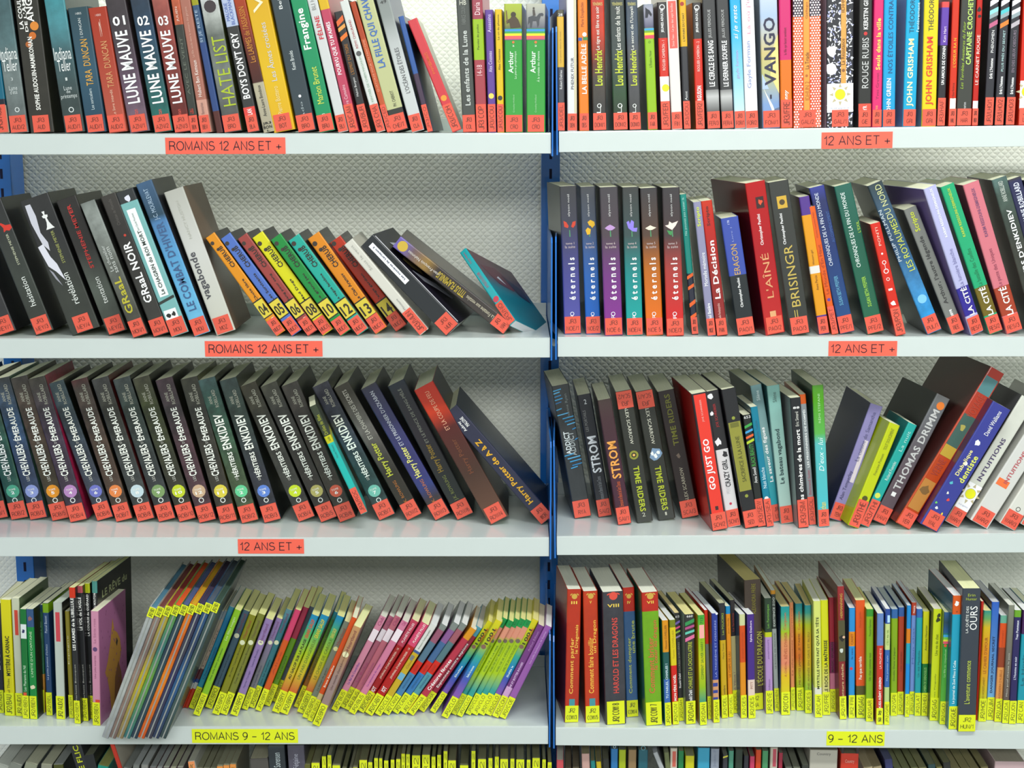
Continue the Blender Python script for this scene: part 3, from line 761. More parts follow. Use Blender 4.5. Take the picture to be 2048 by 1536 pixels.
b('lilac grey book with lime series word', (1416, 673, 1386, 405, 16), '9a98b8', 'Scripto;390;535;c8d838;.55;ub|Mortelle mémoire;730;980;f0f0f8;.45;u|Paul Bezière;1110;1240;f0f0f8;.4;ub', 'h JR3|NOZ', s='1c2838')
b('red book with big white accented title', (1434, 673, 1401.5, 403, 22), '~d0402c,500:c83028,900:a02c28,1200:983030', 'La Décision;640;1075;f4ecec;.5;ub|Scripto;385;530;4a1a18;.35;ub|Isabelle Pandazopoulos;1110;1240;e8b8b0;.3;u', 'h JR3|PAN', s='2a4a30')
b('blue over black pocket book with dull gold title', (1476, 673, 1441, 438, 35), '4458b4,900:20282c', 'ERAGON;670;895;c8a050;.34;u;.5|Christopher Paolini;920;1140;e8e8e8;.2;ub;.5|178;490;520;c8d0f0;.12;u;.4|Livre 1;545;650;8c98d0;.1;u;.5', 'h JR3|PAO/1', s='1a2058')
b('tall thick red book with thin gold title', (1532, 671.6, 1488, 367, 41), '~c02c2c,700:b82a30,1200:c83838', 'L\'AÎNÉ;735;1070;d89a6c;.42;u;.45|Christopher Paolini;440;670;f0e0e0;.2;ub;.45|1;1170;1235;d8a070;.3;u', 'h JR3|PAO/2', e='r;315;400;.4;.8;3a2020 g;355;.6;.12;d85030', s='6a1418', yaw=-12, d=.17)
b('tall thick black book with thin gold title', (1581.5, 672, 1536, 366, 40), '3a3c38', 'BRISINGR;675;1135;c0a850;.44;u;.5|Christopher Paolini;435;665;e8e8e8;.18;ub;.4|F;1160;1240;c0a850;.3;u', 'h JR3|PAO/3', e='r;310;400;.3;.78;c8a030 c;355;.54;.14;4a3c20', s='22241f')
b('amber yellow book with purple and white head', (1638, 670, 1597.5, 395, 21), '5c3c98,450:f0a82c,830:f6f2ec,885:f0a82c,1200:5c3c98', 'Western girl;710;820;7a4a10;.25;u|Anne Percin;900;1010;7a4a10;.25;u', 'h JR3|PER', s='7a2c20')
b('narrow bright orange book', (1664, 670, 1617, 414.6, 13), 'ec6c24', 'Le Monde d\'En Haut;670;1040;a83c14;.5;u|Xavier-Laurent Petit;430;620;b84a18;.3;u', 'v JR3/PET', e='c;1083;.5;.25;5a3a9a', d=.1)
b('navy blue book with white capitals along spine', (1680, 669, 1618, 377, 30), '~3c44a0,350:26306a,700:1e3878,1200:24508c', 'CHRONIQUES DE LA FIN DU MONDE;285;825;d8e0f0;.28;u;.4|SUSAN BETH PFEFFER;905;1125;6ab0d0;.25;u|AU COMMENCEMENT;430;660;3c60a0;.2;u;.85', 'h JR3|PFE/1', s='141828')
b('bottle green book with white capitals along spine', (1735, 670, 1668, 374, 34), '~2a6a5c,600:1e6450,1200:2a6c50', 'CHRONIQUES DE LA FIN DU MONDE;280;835;e4f0ec;.28;u;.4|SUSAN BETH PFEFFER;910;1135;a8dc48;.22;u|L\'EXIL;505;590;a8c838;.16;u;.85', 'h JR3|PFE/2', s='14283a')
b('short scarlet book with white thread drawing', (1792, 673, 1740, 449, 20), 'dc3a20', 'PONTI;545;680;f0c8b8;.25;u', 'v JR3/PON', e='c;740;.5;.1;f4ece8 ring;805;.5;.2;f4ece8 ring;870;.5;.25;f4ece8 ring;930;.5;.17;f4ece8 g;1110;.5;.25;f4ece8 r;820;860;.48;.52;f4ece8 r;1000;1015;.3;.7;f4ece8', s='7a141c')
b('tall blue misty book with yellow capitals', (1855, 670, 1735, 373, 30), '~35444c,250:30444e,400:3c5870,700:34587c,1000:4a90c8,1200:3c98d8', 'LES ROYAUMES;490;870;c8d048;.4;u;.65|DU NORD;230;480;c8cc90;.4;u;.6|PHILIP PULLMAN;400;780;c0ccd4;.22;u;.15', 'h JR3|PUL/1', m=.7, s='101c30', e='c;1080;.55;.3;7cc0ec')
b('grey book with black title and lime series word', (1904, 670, 1807, 421, 26), '868884', 'Arthur, l\'autre légende;610;1115;3a3a3a;.42;ub|Scripto;430;570;c4d030;.5;ub|Reeve;1160;1230;f4f4f4;.3;ub', 'h JR3|REE', s='4a4c50', d=.12)
CI_ = (('lavender', 'c8c8f0', '3a30a0', 'La lumière blanche', '7a78a8', 1943, 671.6, 1839, 378, 27, 'f0f0f8'), ('mint green', '3cb480', '7a6a28', 'La bataille des Confins', '1e7a50', 1979, 670, 1879, 375, 28, 'b8cc40'), ('salmon pink', 'e08490', 'b04a34', 'Le pacte des Uniques', '8a3c54', 2013.6, 669, 1924, 371, 33, '7a4a70'))
for i_, (cn_, c1_, c2_, t_, c3_, xb_, yb_, xt_, yt_, w_, c4_) in enumerate(CI_):
    b(f'{cn_} book with white capitals on dark foot', (xb_, yb_, xt_, yt_, w_), f'{c1_},985:{c2_},1195:{c1_}', f'LA CITÉ;990;1200;f6f4ee;.5;ub|{t_};700;980;{c3_};.3;u|KARIM RESSOUNI-DEMIGNEUX;250;610;{c4_};.2;ub', f'h JR3|RES/{i_ + 1}', s=('7a6aa0', '146a58', 'a04a64')[i_], d=.17 if i_ == 0 else .14, yaw=-12 if i_ == 0 else -3)
b('dark green stone-textured book with white fantasy title', (2071, 670, 1983, 361, 30), '~5a7470,300:42544c,700:3a3c34', 'LES HÉRITIERS D\'ENKIDIEV;410;1210;eef0f0;.4;ub|ANNE ROBILLARD;200;350;c8d0c8;.3;u', 'h JR3|ROB', m=.6, s='20241e')
b('navy blue book with white monospaced author name', (2103, 670, 2015, 361, 27), '~403c44,200:2a2c58,700:1c1c40', 'ANNE ROBILLARD;210;500;d8dcf0;.4;ub', 'h JR3|ROB', s='1a1420')
b('near-black book at the frame edge', (2134, 670, 2046, 361, 30), '1c1c2a', '', 'h JR3|ROB')
# ---- third shelf, left bay
S('L3', 710, 3.84, RED, .15)
EM_ = ((-17, 1041, -94, 760, 35, '~2c4a3c,400:20382c', '4a9a70', '1', 'ROB/1', 'green black'), (23, 1041, -54, 760, 35, '~38403c,500:3c5c4c,800:2c5044', '4aa080', '2', 'ROB/2', 'sea green'), (61, 1041, -16, 760, 35, '~3c4040,500:3c5878,800:344058', '8a98d0', '3', 'ROB/3', 'denim blue'), (105, 1043, 20, 758, 35, '~44403c,500:544438,900:40382a', 'e09018', '5', 'ROB/5', 'brown, orange orb'), (141, 1046, 55, 759.5, 35, '~48443c,500:443848,900:3c3040', 'b080b8', '4', 'ROB/4', 'plum, lilac orb'), (195, 1043, 94, 769, 34, '~44565c,500:34424c,900:3c4250', '6a70c0', '6', 'ROB/6', 'slate, indigo orb'), (233, 1045, 141, 763, 34, '~542c2c,250:4a403a,700:4c3c32', 'e08040', '7', 'ROB/7', 'umber, coral orb'), (276, 1045, 182, 761, 35, '~484848,400:34342c,900:3c4040', 'c0d4dc', '8', 'ROB/8', 'coal, silver orb'), (318, 1045, 225, 761, 35, '~485050,400:34423c,900:34383a', '7a9a60', '9', 'ROB/9', 'moss grey'), (359, 1045, 264, 759.5, 35, '~4c4c3a,400:3c4424,900:343428', 'c0d020', '10', 'ROB/10', 'olive, lime orb'), (399, 1047, 310, 762, 35, '~4a3840,400:3c3438,700:4c343c', 'c8a888', '12', 'ROB/12', 'mauve brown, beige orb'), (441, 1048, 360, 760, 35, '~3c3c30,400:30302a,900:38342c', 'd8c840', '11', 'ROB/11', 'black olive, yellow orb'))
for xb_, yb_, xt_, yt_, w_, cc_, oc_, n_, lb_, cn_ in EM_:
    b(f'{cn_} knight-saga book, mottled cover', (xb_, yb_, xt_, yt_, w_), cc_, f'LES;925;960;c8c8c0;.16;u|CHEVALIERS;680;920;f0f2ea;.44;ub|D\';655;672;c8c8c0;.14;u|ÉMERAUDE;400;650;f0f2ea;.44;ub|ANNE;280;350;b8b8a8;.18;u;.38|ROBILLARD;225;375;b8b8a8;.2;u;.65|TOME;1020;1034;f0f0e8;.4;h|{n_};1040;1062;f8f8f0;{.2 * len(n_)};hb', 'h JR3|' + lb_, m=.25, s={'4': 'a02c4c', '3': '587c68', '5': '3c3420', '8': '6c2c2c', '11': '4c4c1c'}.get(n_, '1a1c12'), e=f'c;1040;.52;.38;{oc_} ring;1110;.5;.15;e8ece8')
EK_ = ((484, 1048, 395, 762, 35, '~4a6464,300:34544c,600:3c5c48,900:44543c', '60c890', '2', 'mossy green, mint orb'), (529, 1047, 438, 763, 35, '~3c4c4a,400:34443c,900:30323c', '5a80d0', '3', 'dark pine, blue orb'), (598, 1045, 478.5, 775, 35, '~403c2c,500:34342c,900:3c3c38', 'c8dc20', '4', 'black olive, lime orb'), (642.5, 1046, 520, 775, 35, '~4c4c40,400:343430,900:302c28', 'b0a860', '5', 'charcoal, khaki orb'), (680, 1046, 562, 774, 35, '~44403a,500:342e2a,900:38342c', 'd05a40', '6', 'dark brown, red orb'), (759, 1042, 624, 776, 35, '~40404c,300:30303c,600:3c4450,900:2c4444', '70b8a8', '7', 'midnight blue, teal orb'))
for xb_, yb_, xt_, yt_, w_, cc_, oc_, n_, cn_ in EK_:
    b(f'{cn_} heirs-saga book, mottled cover', (xb_, yb_, xt_, yt_, w_), cc_, f'LES;935;955;c8c8c0;.14;u|HÉRITIERS;740;930;f0f2ea;.36;ub|D\';710;725;c8c8c0;.14;u|ENKIDIEV;450;715;f0f2ea;.5;ub|ANNE;310;370;b8b8a8;.18;u;.38|ROBILLARD;270;400;b8b8a8;.2;u;.65|TOME;1020;1034;f0f0e8;.4;h|{n_};1040;1062;f8f8f0;.2;hb', f'h JR3|ROB/{n_}', m=.3, s='121612', e=f'c;1040;.52;.36;{oc_} ring;1110;.5;.14;e8ece8')
b('thin turquoise slat-like book with dark upper part', (722, 1030, 620, 811.5, 14), '3a4430,610:d8d838,665:40c4bc', 'Drôles de filles;450;600;a8b030;.5;u|Les ados;620;650;3a4a20;.4;u|Nicole Mousse;680;780;2a7a78;.3;u', 'v JR3/ROC', d=.085, Y=.03, yaw=-9)
b('grey brown wizard-series book with silver upper words', (815, 1042, 667, 778, 33), '~484438,300:3c382c,550:787470,700:54504c,900:302c24', 'Harry Potter;670;920;c0c43c;.5;ub;.5|ET LA CHAMBRE DES SECRETS;270;640;d0ccc0;.26;u|J.K. ROWLING;960;1140;b06c28;.25;u', 'h JR3|ROW/2', m=.8, s='14161c')
b('indigo wizard-series book with yellow title', (871, 1042, 721, 780, 34), '~404048,250:34344c,500:3c3c6c,900:3c3c7c,1000:344080,1100:3c3438', 'Harry Potter;700;930;dcd878;.48;ub;.5|ET LE PRISONNIER D\'AZKABAN;280;690;c8ccd8;.24;u|J.K. ROWLING;950;1140;c07038;.25;u', 'h JR3|ROW/3', m=.85, s='141420')
b('black wizard-series book in glossy film', (915, 1041, 775, 774, 36), '~1c2838,300:20222c,600:28202c,1000:1c2424', 'Harry Potter;680;890;8a7020;.42;ub;.5|ET LE PRINCE DE SANG-MÊLÉ;260;670;8a8c80;.22;u|J.K. ROWLING;920;1110;788040;.25;u', 'h JR3|ROW/6', s='0e1220')
b('scarlet to brown wizard-series book, creased shiny film', (980, 1051, 828, 782, 42), '~c83820,420:d04420,560:5a1c18,900:4c3024,1200:6c4c3c', 'Harry Potter;640;900;6a3820;.3;ub;.5|ET LA COUPE DE FEU;280;570;e0a080;.2;u', 'h JR3|ROW/4', s='281410')
b('navy blue book with yellow slab title, leaning most', (1083, 1050, 890, 828.5, 30), '30324c', 'Harry Potter de A à Z;650;1130;e0a81c;.5;ub;.5|Aubrey;500;570;e8e8e8;.25;ub;.35|MALONE;490;555;e8e8e8;.25;ub;.65', 'h JR3|WOR', s='10203c', p='c8c49c', d=.16)
# ---- third shelf, right bay
S('R3', 710, 3.84, RED, .15)
b('grey black book with electric blue burst', (1149, 1038, 1103, 772.5, 34), '3a3e40', 'ADDICT;580;755;d8e0e0;.3;ub;.35|ADDICT;590;770;a0a8a8;.3;ub;.62|Jeanne Ryan;300;480;7a8280;.2;u;.7', 'h JR3|RYA', e=' '.join(f'p;{v_};{v_ + 16};{c_};{a_};{z_}' for v_, c_, a_, z_ in ((255, '3a9cd0', .03, .5), (275, '58b0e0', .03, .4), (300, '2a80b8', .05, .45), (325, '3a9cd0', .04, .5), (350, '2a70a8', .05, .4), (400, '3a9cd0', .03, .35), (440, '58b0e0', .04, .7), (470, '3a9cd0', .3, .95), (495, '2a90c8', .4, .97), (520, '58b0e0', .5, .97), (560, '2a80b8', .75, .97), (640, '2a80b8', .8, .97), (750, '3a9cd0', .05, .6), (775, '58b0e0', .2, .95), (800, '3a9cd0', .3, .97), (830, '2a80b8', .4, .97), (850, '3a9cd0', .3, .7))), s='2a3034', yaw=-6, m=.8)
b('black book with white comic lettering', (1197, 1035.5, 1154, 791, 27), '20222c', 'STROM;620;900;d8dce0;.65;ub|2;340;375;d8dce0;.18;h|LES PORTAILS;420;580;888;.2;u;.3|Emmanuel et Benoît de Saint Chamas;930;1110;888c90;.3;u', 'h JR3|SAI/2', s='0c0e18')
b('brown plum book with orange comic lettering', (1236, 1051, 1194.6, 801, 27), '~4c3a38,500:4a2c34,900:4c2438', 'STROM;660;945;e8a048;.65;ub|Emmanuel et Benoît de Saint Chamas;970;1160;d06030;.3;u', 'h JR3|SAI/1', s='2a1020')
b('black book, lime title, golden sun, label on top', (1274, 1047, 1230, 784, 32), '33352f', 'TIME RIDERS;850;1200;b0bc28;.36;db;.5|ALEX SCARROW;390;680;d8d8c8;.2;d|2;1210;1240;c0c0b0;.2;h', 'f JR3|SCA/2', e='c;765;.5;.28;8a8c2c c;765;.5;.16;2c2c20 c;765;.5;.08;e8b060', s='0a0a08')
b('black book, lime title, glowing claw, label on top', (1317, 1042, 1270, 784, 34), '33352f', 'TIME RIDERS;850;1190;b0bc28;.36;db;.5|ALEX SCARROW;380;680;d8d8c8;.2;d|1;1205;1230;c0c0b0;.1;h', 'f JR3|SCA/1', e='g;760;.5;.32;7a98b8 g;750;.35;.1;f0f4fc g;770;.5;.12;f0f4fc g;750;.68;.1;f0f4fc', s='0a0a08')
b('brown black book with dim lime title', (1364, 1038, 1314, 784, 34), '2a1c1c', 'TIME RIDERS;300;690;6a6c20;.32;ub;.5|ALEX SCARROW;860;1130;b0ac98;.2;u', 'h JR3|SCA/3', e='g;770;.5;.12;6a5c50', s='100808')
b('tall red book framed in black, rounded white title', (1425, 1063, 1381.7, 788, 31), '28242a,310:28242a', 'GO JUST GO;640;1030;f4f0f0;.5;ub;.5|JOE SCHREIBER;340;510;e8b0a8;.15;u', 'h JR3|SCH/2', e='r;300;1230;.12;.88;e03424 r;1160;1190;.4;.6;3a2020', s='b4241c', d=.16)
b('white lower, black splattered upper book', (1456, 1056, 1410, 783, 26), '2c2a2e,720:f0eef0', 'CRAZY GIRL;800;1010;2a2a30;.4;ub;.55|PERFECT;960;1060;c8c8cc;.3;u|JOE SCHREIBER;370;550;b02c30;.25;u', 'h JR3|SCH/1', e='g;310;.3;.22;e8e8ec g;440;.2;.15;e8e8ec g;660;.35;.25;e8e8ec g;760;.7;.2;2c2a2e c;1140;.5;.1;c02c50', s='141218')
b('black book with long khaki gold panel', (1490, 1058, 1441.6, 779, 28), '26262a', 'SACRIFICE À LA LUNE;620;970;4a4a20;.35;u;.5', 'h JR3|SED', e='r;510;1040;.08;.92;8c8a34 c;480;.5;.12;8c9438 c;1080;.5;.12;8c9438 r;515;550;.2;.8;6a6a28', s='1c2028')
b('short black book with slanting rainbow stripes', (1516, 1055, 1484.6, 830, 16), '262a28', 'BLACK BEAUTY;680;850;4aa84a;.5;u|Anna Sewell;860;980;e8e8e8;.4;u|653;465;485;eee;.8;h', 'v JR3/SEW', e='p;520;560;3aa048 p;565;600;3a9ad0 p;605;640;e8602c p;640;680;b0c828', d=.1)
b('narrow petrol blue book', (1534, 1055, 1500, 814, 14), '1e88a4', 'Nuit blanche;860;1020;d0e8f0;.5;u|Marie Sabin;500;660;2a6a88;.4;u', 'v JR3/SEA', e='c;1100;.5;.3;e8e0e0', s='124a64', d=.1)
b('grey teal to turquoise book with white title', (1547, 1045, 1499.4, 771, 22), '~8ab0b4,300:7a9ca0,600:90b4b4,950:4aa8b4,1150:3aa8b8', 'La saveur des figues;550;970;f4f8f8;.4;ub|Silène;270;345;d8e8e8;.3;u', 'h JR3|LIS', s='2a3c40', d=.15)
b('pale aqua book with bold black title', (1562, 1048.5, 1532.8, 772, 25), '~90c4bc,600:a0c8c0,1180:c0dcd4', 'Le bateau vagabond;565;985;2c4448;.45;ub|Silène;285;360;4a6460;.3;u', 'h JR3|SIL', s='4a7c80')
b('black book with wide white modern title', (1597, 1057, 1579.6, 796, 21), '202228', 'Les chimères de la mort;570;1145;f2f2f0;.4;ub|Eric Simard;435;545;d8d8d0;.3;u|88;395;412;f0f0f0;.6;hb', 'v JR3/SIM', s='85898a', d=.12)
b('grey book with orange cap', (1618.7, 1051, 1598, 789.4, 13), 'e0682c,375:98a0a4', 'LES PRISONNIERS DE POMPÉI;420;860;f0f4f4;.4;ub|Bertrand Solet;880;1070;b05a6c;.4;u', 'v JR3/SOL', d=.12)
b('grass green fading to cyan book', (1637, 1055, 1624, 771, 22), '~5c9a3c,350:5ca830,600:6cbc60,680:6cc8c8,1180:60c8d4', 'D\'eux - lui;630;890;d8f4f8;.45;ui|RÉMI STEFANI;300;520;b0dca0;.25;u|nathan;1130;1210;e8d860;.5;u', 'h JR3|STE', s='2c5a4c', yaw=-4)
b('lilac book beside dark navy side, leaning right', (1658, 1034.5, 1743, 806, 26), '9c94c8,560:9c94c8', 'Alan Temperley;890;1110;44406c;.35;u;.4|La cuisine de Samantha;440;810;5c5884;.3;u;.5', 'h JR3|TEM', s='2a2c5c', e='r;650;970;.55;.85;d8ccd8', yaw=-4)
b('acid yellow leaning book', (1696, 1048.5, 1782, 845, 23), 'd0dc20', 'Francine Ponson;760;920;7a8020;.25;u|TOUT DOUCEMENT;570;730;7a8020;.3;u', 'v JR3/THE', e='c;1100;.5;.25;4a4c18', s='b4c41c', yaw=-7, d=.1)
b('turquoise leaning book', (1719.4, 1047, 1819.7, 845, 19), '3cb0a8', 'Roland Fuentès;820;960;c8e8e0;.35;u|La nuit;590;740;a8dcd4;.35;u', 'v JR3/THI', e='c;1080;.4;.3;d0d850', s='1e7c7c', yaw=-5, d=.1)
b('tall grey leaning book with futuristic capitals', (1744, 1037, 1879.6, 788, 30), '~8c8c8c,400:74787c,900:6a5c64', 'THOMAS DRIMM;430;1030;c4c4c4;.5;ub|1;1050;1080;e8e8e8;.3;u', 'h JR3|VAN/1', e='c;395;.6;.28;e07828', s='242424', yaw=-8, d=.15)
b('very tall red leaning book with gold bird panels', (1791, 1042, 1989, 734.7, 33), '~b84438,500:c04c38,900:c4502c', 'VERNE;800;920;a03a2c;.5;u|VOYAGE;320;480;a84434;.5;u', 'h JR3|VER', e='r;190;310;.05;.9;4c7c80 r;470;700;.1;.9;3c5c54 g;560;.5;.2;a8a050 r;700;780;.1;.9;b89830 r;960;1180;.1;.9;b87c34 g;1030;.5;.3;7c5a2c', s='4a2220', yaw=-7, d=.19)
b('thick royal blue leaning book with wonky yellow title', (1840, 1044, 1989, 801, 41), '4046a0', 'Diabolique;740;930;e4dc98;.26;ub;.35|dentiste;760;960;d8dc60;.3;ub;.68|David Walliams;430;610;f0f0f8;.22;u;.55', 'h JR3|WAL', e='g;680;.4;.14;e8ecf4 c;835;.42;.1;f4f4f4 g;990;.3;.08;50b0c0 g;1060;.4;.06;e8f0e0 g;1100;.6;.07;d84040 g;1180;.3;.07;e8e8e8 g;1200;.7;.06;e0c83c g;1150;.15;.06;6ac060', s='5c2048', p='c8c0a8')
b('white leaning book with spaced violet capitals, sun sticker', (1890, 1039.4, 2047, 790, 31), 'e8eae0', 'INTUITIONS;640;960;4a3c64;.3;ub;.5', 'h JR3|WAR/1', e='sun;990', s='4c4c50', m=.95, p='d8d4b8')
b('white leaning book with spaced red capitals', (1940, 1036, 2100, 790, 42), 'e8e8e4', 'INTUITIONS;740;980;b85058;.2;ub;.5|RACHEL WARD;380;560;a8a8a4;.2;u', 'h JR3|WAR/2', e='r;960;1010;.1;.7;e87038', s='c8c8c0', p='d8d4b8')
b('white leaning book with open oval mark', (1999, 1043, 2160, 790, 36), 'ecece4', 'INTUITIONS;740;980;c07078;.2;ub;.5', 'h JR3|WAR/3', e='ring;1180;.5;.14;4a4a44', s='d0d0c8', p='d8d4b8')
b('white and green leaning book, cut by frame', (2041, 1045, 2200, 800, 30), 'ecece4,1010:2c8c4c,1060:ecece4', '', 'h JR3|WES', s='d0d0c8')
# ---- fourth shelf, left bay
S('L4', 1100, 3.523, YEL, .115)
b('black book tucked at the far frame edge', (-6, 1426, -12, 1206, 14), '33343a', 'LA COURSE;560;840;b8b8b8;.3;u', 'v JR2/ABR')
b('yellow book with black mystery capitals', (10, 1431, 0, 1199, 20), 'ece410', 'MYSTÈRE À CARNAC;600;880;1c2010;.5;ub|Paul Thiès;900;1030;5a5a20;.25;u', 'v JR2/BAU', p='e0dca0', yaw=6)
b('cream book with small red panel', (32.6, 1432, 22, 1196.5, 15), 'd8dcc4', '', 'v JR2 AUD/1', e='r;420;595;.35;.8;c8402c', s='5c7050', yaw=6)
b('green book with little white photo square', (46, 1437, 39, 1218, 13), '1e7c3c', 'Les Pharaons du Nil;810;990;c8e8c8;.4;u', 'v JR2/BEN', e='r;520;620;.1;.95;d8e0e0 g;570;.5;.25;2a2c5c r;1000;1022;.2;.7;d85030', s='2c5c4c', yaw=6)
b('green book with blue cap and thin capitals', (61, 1438, 51.7, 1218, 14), '3a5c8c,540:289048', 'L\'AMITIÉ D\'UN CAPITAINE;570;890;c0e0b8;.4;u', 'v JR2/BEN', e='g;480;.5;.3;8a5c5c g;960;.5;.3;d8d0b0', s='2a2c18', yaw=6)
b('multicoloured narrow book in shade', (78, 1425, 74, 1209, 12), '24506c,430:2c6a4c,870:c89048', 'ROSALIE;500;880;88b088;.3;u', 'v JR2/BEN', m=.6, yaw=6)
b('navy blue book with lime square cap', (93.7, 1430.7, 84, 1206, 12), '1c3c5c,375:88b428,440:284c7c', 'La petite joueuse d\'échecs;660;910;b8c8e0;.4;u|Pascal Basset;460;580;b8c8e0;.4;u', 'v JR2/BEL', yaw=6)
b('white book with red panel near its head', (113.5, 1438, 105.6, 1205, 17), 'd0d8d0', '', 'v JR2 AUD/2', e='r;435;640;.25;.75;c8404c', s='2a2a28', p='b0b8ac', yaw=6)
b('narrow ochre book', (139, 1436, 129, 1222.6, 9), 'a09440', 'Espagne;600;800;d8d0a0;.4;u', 'v JR2/BER', yaw=6)
AN_ = (('LES LARMES de la LIBELLULE', 'red', 'dc4430', 150, 1447, 137, 1175, 12, 335, 700), ('LE VOL de L\'AIGLE', 'pink', 'b85860', 165.5, 1442, 152, 1172, 12, 330, 560), ('LA COURSE du GUÉPARD', 'lime', 'b8c028', 179, 1437, 168, 1167, 10.5, 310, 600), ('LE RÊVE du MOUTON', 'teal', '5a9c94', 190, 1436, 183, 1162, 10.5, 300, 480))
for t_, cn_, cc_, xb_, yb_, xt_, yt_, w_, v0_, v1_ in AN_:
    b(f'black animal-series book with {cn_} cap', (xb_, yb_, xt_, yt_, w_), f'{cc_},{335 if cn_ == "red" else 300}:25262a', f'{t_};{v0_};{v1_};f0f0ec;.5;ub|Charlotte Bousquet;800;1080;b0b0a8;.3;u', 'v JR2/BER', s='1a1c18', p='c0bc88', yaw=8, d=.14)
b('pink book whose cover shows a golden horse', (186, 1450.5, 181, 1222, 15), 'dc9cb8', 'Une jolie surprise;740;900;8a4c6c;.3;u|La Série rose;480;650;a86888;.3;u', 'v JR2/BEN', s='b878a0', p='e8dca0', yaw=7, e='c;695;.5;.3;5a3c6c r;1050;1075;.4;1;d03c2c', horse=1)
CO_ = (('white', 'b8bcb8', 'a0a4a8', '4c7c94'), ('brown', '9a8478', '7c6a64', '6c3430'), ('mustard', 'c0b028', '8c7c5c', '8c2c24'), ('lime and teal', '6ca048', '3c7474', 'd85418'), ('dark teal', '2c4c54', '20384c', '4a5884'), ('orange', 'e88a2c', 'c85c2c', 'c8980c'), ('navy', '2c2c5c', '3c3c4c', '3a2c48'), ('sky blue', '2c5c8c', '283858', '4c5868'), ('grey green', '4c6460', '34484c', '2c4438'))
for i_, (cn_, c1_, c2_, c3_) in enumerate(CO_):
    b(f'{cn_} slim large album jutting past the edge', (204 + 14.4 * i_, 1478, 301 + 16 * i_, 1213 - 1.3 * i_, 13.2), f'~{c1_},700:{c2_},900:{c1_},1300:{c2_}', '', 't JR2 BD', s=c2_, p=c3_, d=.232, m=.8, e='r;330;1400;.42;.6;8c908c', alb=1)
S('L4', 1130, 4.39, YEL, .108)
for xb_, xt_, cn_, cc_ in ((361, 441, 'grey beige', 'a09c8c'), (369, 449, 'pinkish beige', 'b8a898')):
    b(f'slim {cn_} book with red foot', (xb_, 1414, xt_, 1221, 7.5), f'8a98a0,480:{cc_},{910}:5c2c34,1000:28488c,1030:c8ccc8,1085:c8422c', 'Le petit;560;890;5c5850;.4;u', '')
C_ = (('bright blue', '~50a0b4,500:2a84b4,1090:3aa0b8', 'Chauves-souris;720;1000;1a4c74;.4;u', 'JR2/BEN', 378, 1415, 459, 1212, 11, ' star'),
      ('spring green', '9cd048', 'Une aide bien précieuse;730;1010;3a6a28;.35;u|Les filles nuages;460;660;d8f0b0;.4;u', 'JR2/BEN', 387, 1428, 470, 1218, 13, ''),
      ('denim', '4c6a7c', 'Avant tout un autre jour;780;1080;20303c;.3;u|Heartland;430;590;7a3c50;.4;u', 'JR2/BRO', 411, 1413.6, 487, 1219, 14, ''),
      ('mustard olive', '8c8c18', 'Je reste !;880;980;3c3c10;.3;u|Heartland;490;640;9a4c2c;.4;u|Lauren Brooke;710;870;4c4c14;.25;u', 'JR2/BRO', 425, 1426, 499, 1228, 14, ''),
      ('olive', '84883c', 'Coup de cœur;880;1040;3c3c20;.3;u|Heartland;490;640;6a5c38;.4;u|Lauren Brooke;710;870;4c4c24;.25;u', 'JR2/BRO', 441, 1426, 517, 1226, 14, ''),
      ('lilac', '9c84b8', 'Après l\'orage;930;1080;5c4c84;.3;u|Heartland;520;680;7c4a80;.4;u|Lauren Brooke;740;890;5c4c84;.25;u', 'JR2/BRO', 461, 1428, 532, 1236, 15, ''),
      ('violet grey', '~9880b4,600:9080ac,900:7c7c80,1100:7c7c84', 'Une nouvelle chance;880;1080;4c4468;.3;u|Heartland;500;640;7c4a80;.4;u', 'JR2/BRO', 483.7, 1416.6, 553.6, 1235, 12, ''),
      ('teal grey', '~6c98a8,500:3c7c8c,1080:44848c', 'Sans lui survivre;830;1050;1c4454;.3;u|Heartland;430;590;7a3c60;.4;u', 'JR2/BRO', 496.7, 1412.5, 573, 1217, 13, ''),
      ('pink over orange', 'd84c74,660:dc6428', 'Alice;760;960;a83c1c;.3;u', 'JR2/BRY', 511, 1419, 591, 1218, 12, ''),
      ('crimson over green', 'b03450,645:6c9c20', 'Cheval;800;1000;3c5c14;.3;u', 'JR2/BRY', 528.6, 1409, 607, 1213, 12, ''),
      ('shaded slate', '54606c', 'Ranch;620;900;38404c;.3;u', 'JR2/BRY', 543, 1401, 619.7, 1212, 12, ''))
for cn_, cc_, tt_, lb_, *g_, x_ in C_:
    b(f'{cn_} slim pony-story book leaning right', tuple(g_), cc_, tt_, 'v ' + lb_, e='' if 'Heart' not in tt_ else f'c;{620 if g_[0] < 420 else 680};.5;.35;d8dcb8', s='4c4a3c', p='c4b87c' if g_[0] > 380 else 'b0b0a4')
G_ = (('AU GALOP SUR LA PLAGE', 'red lettered', 544.5, 1421.6, 624, 1228, 15, 'd85030', 'JR2/BRY', '2c2c10', 'b'), ('UN PARI DANGEREUX', 'yellow lettered', 560.5, 1424, 643.6, 1228, 16, 'd8c830', 'JR2/BRY', '5c7c28', ''), ('LA RONDE DES CAVALIERS', 'shaded', 588, 1412.5, 669, 1223, 11, '3c4c18', 'JR2/BRY', '3c5020', ''), ('LE CHOIX DE CAROLE', 'bright', 594.6, 1422.7, 674.7, 1230, 15, 'd8d060', 'JR2/BRY', '5c7020', ''))
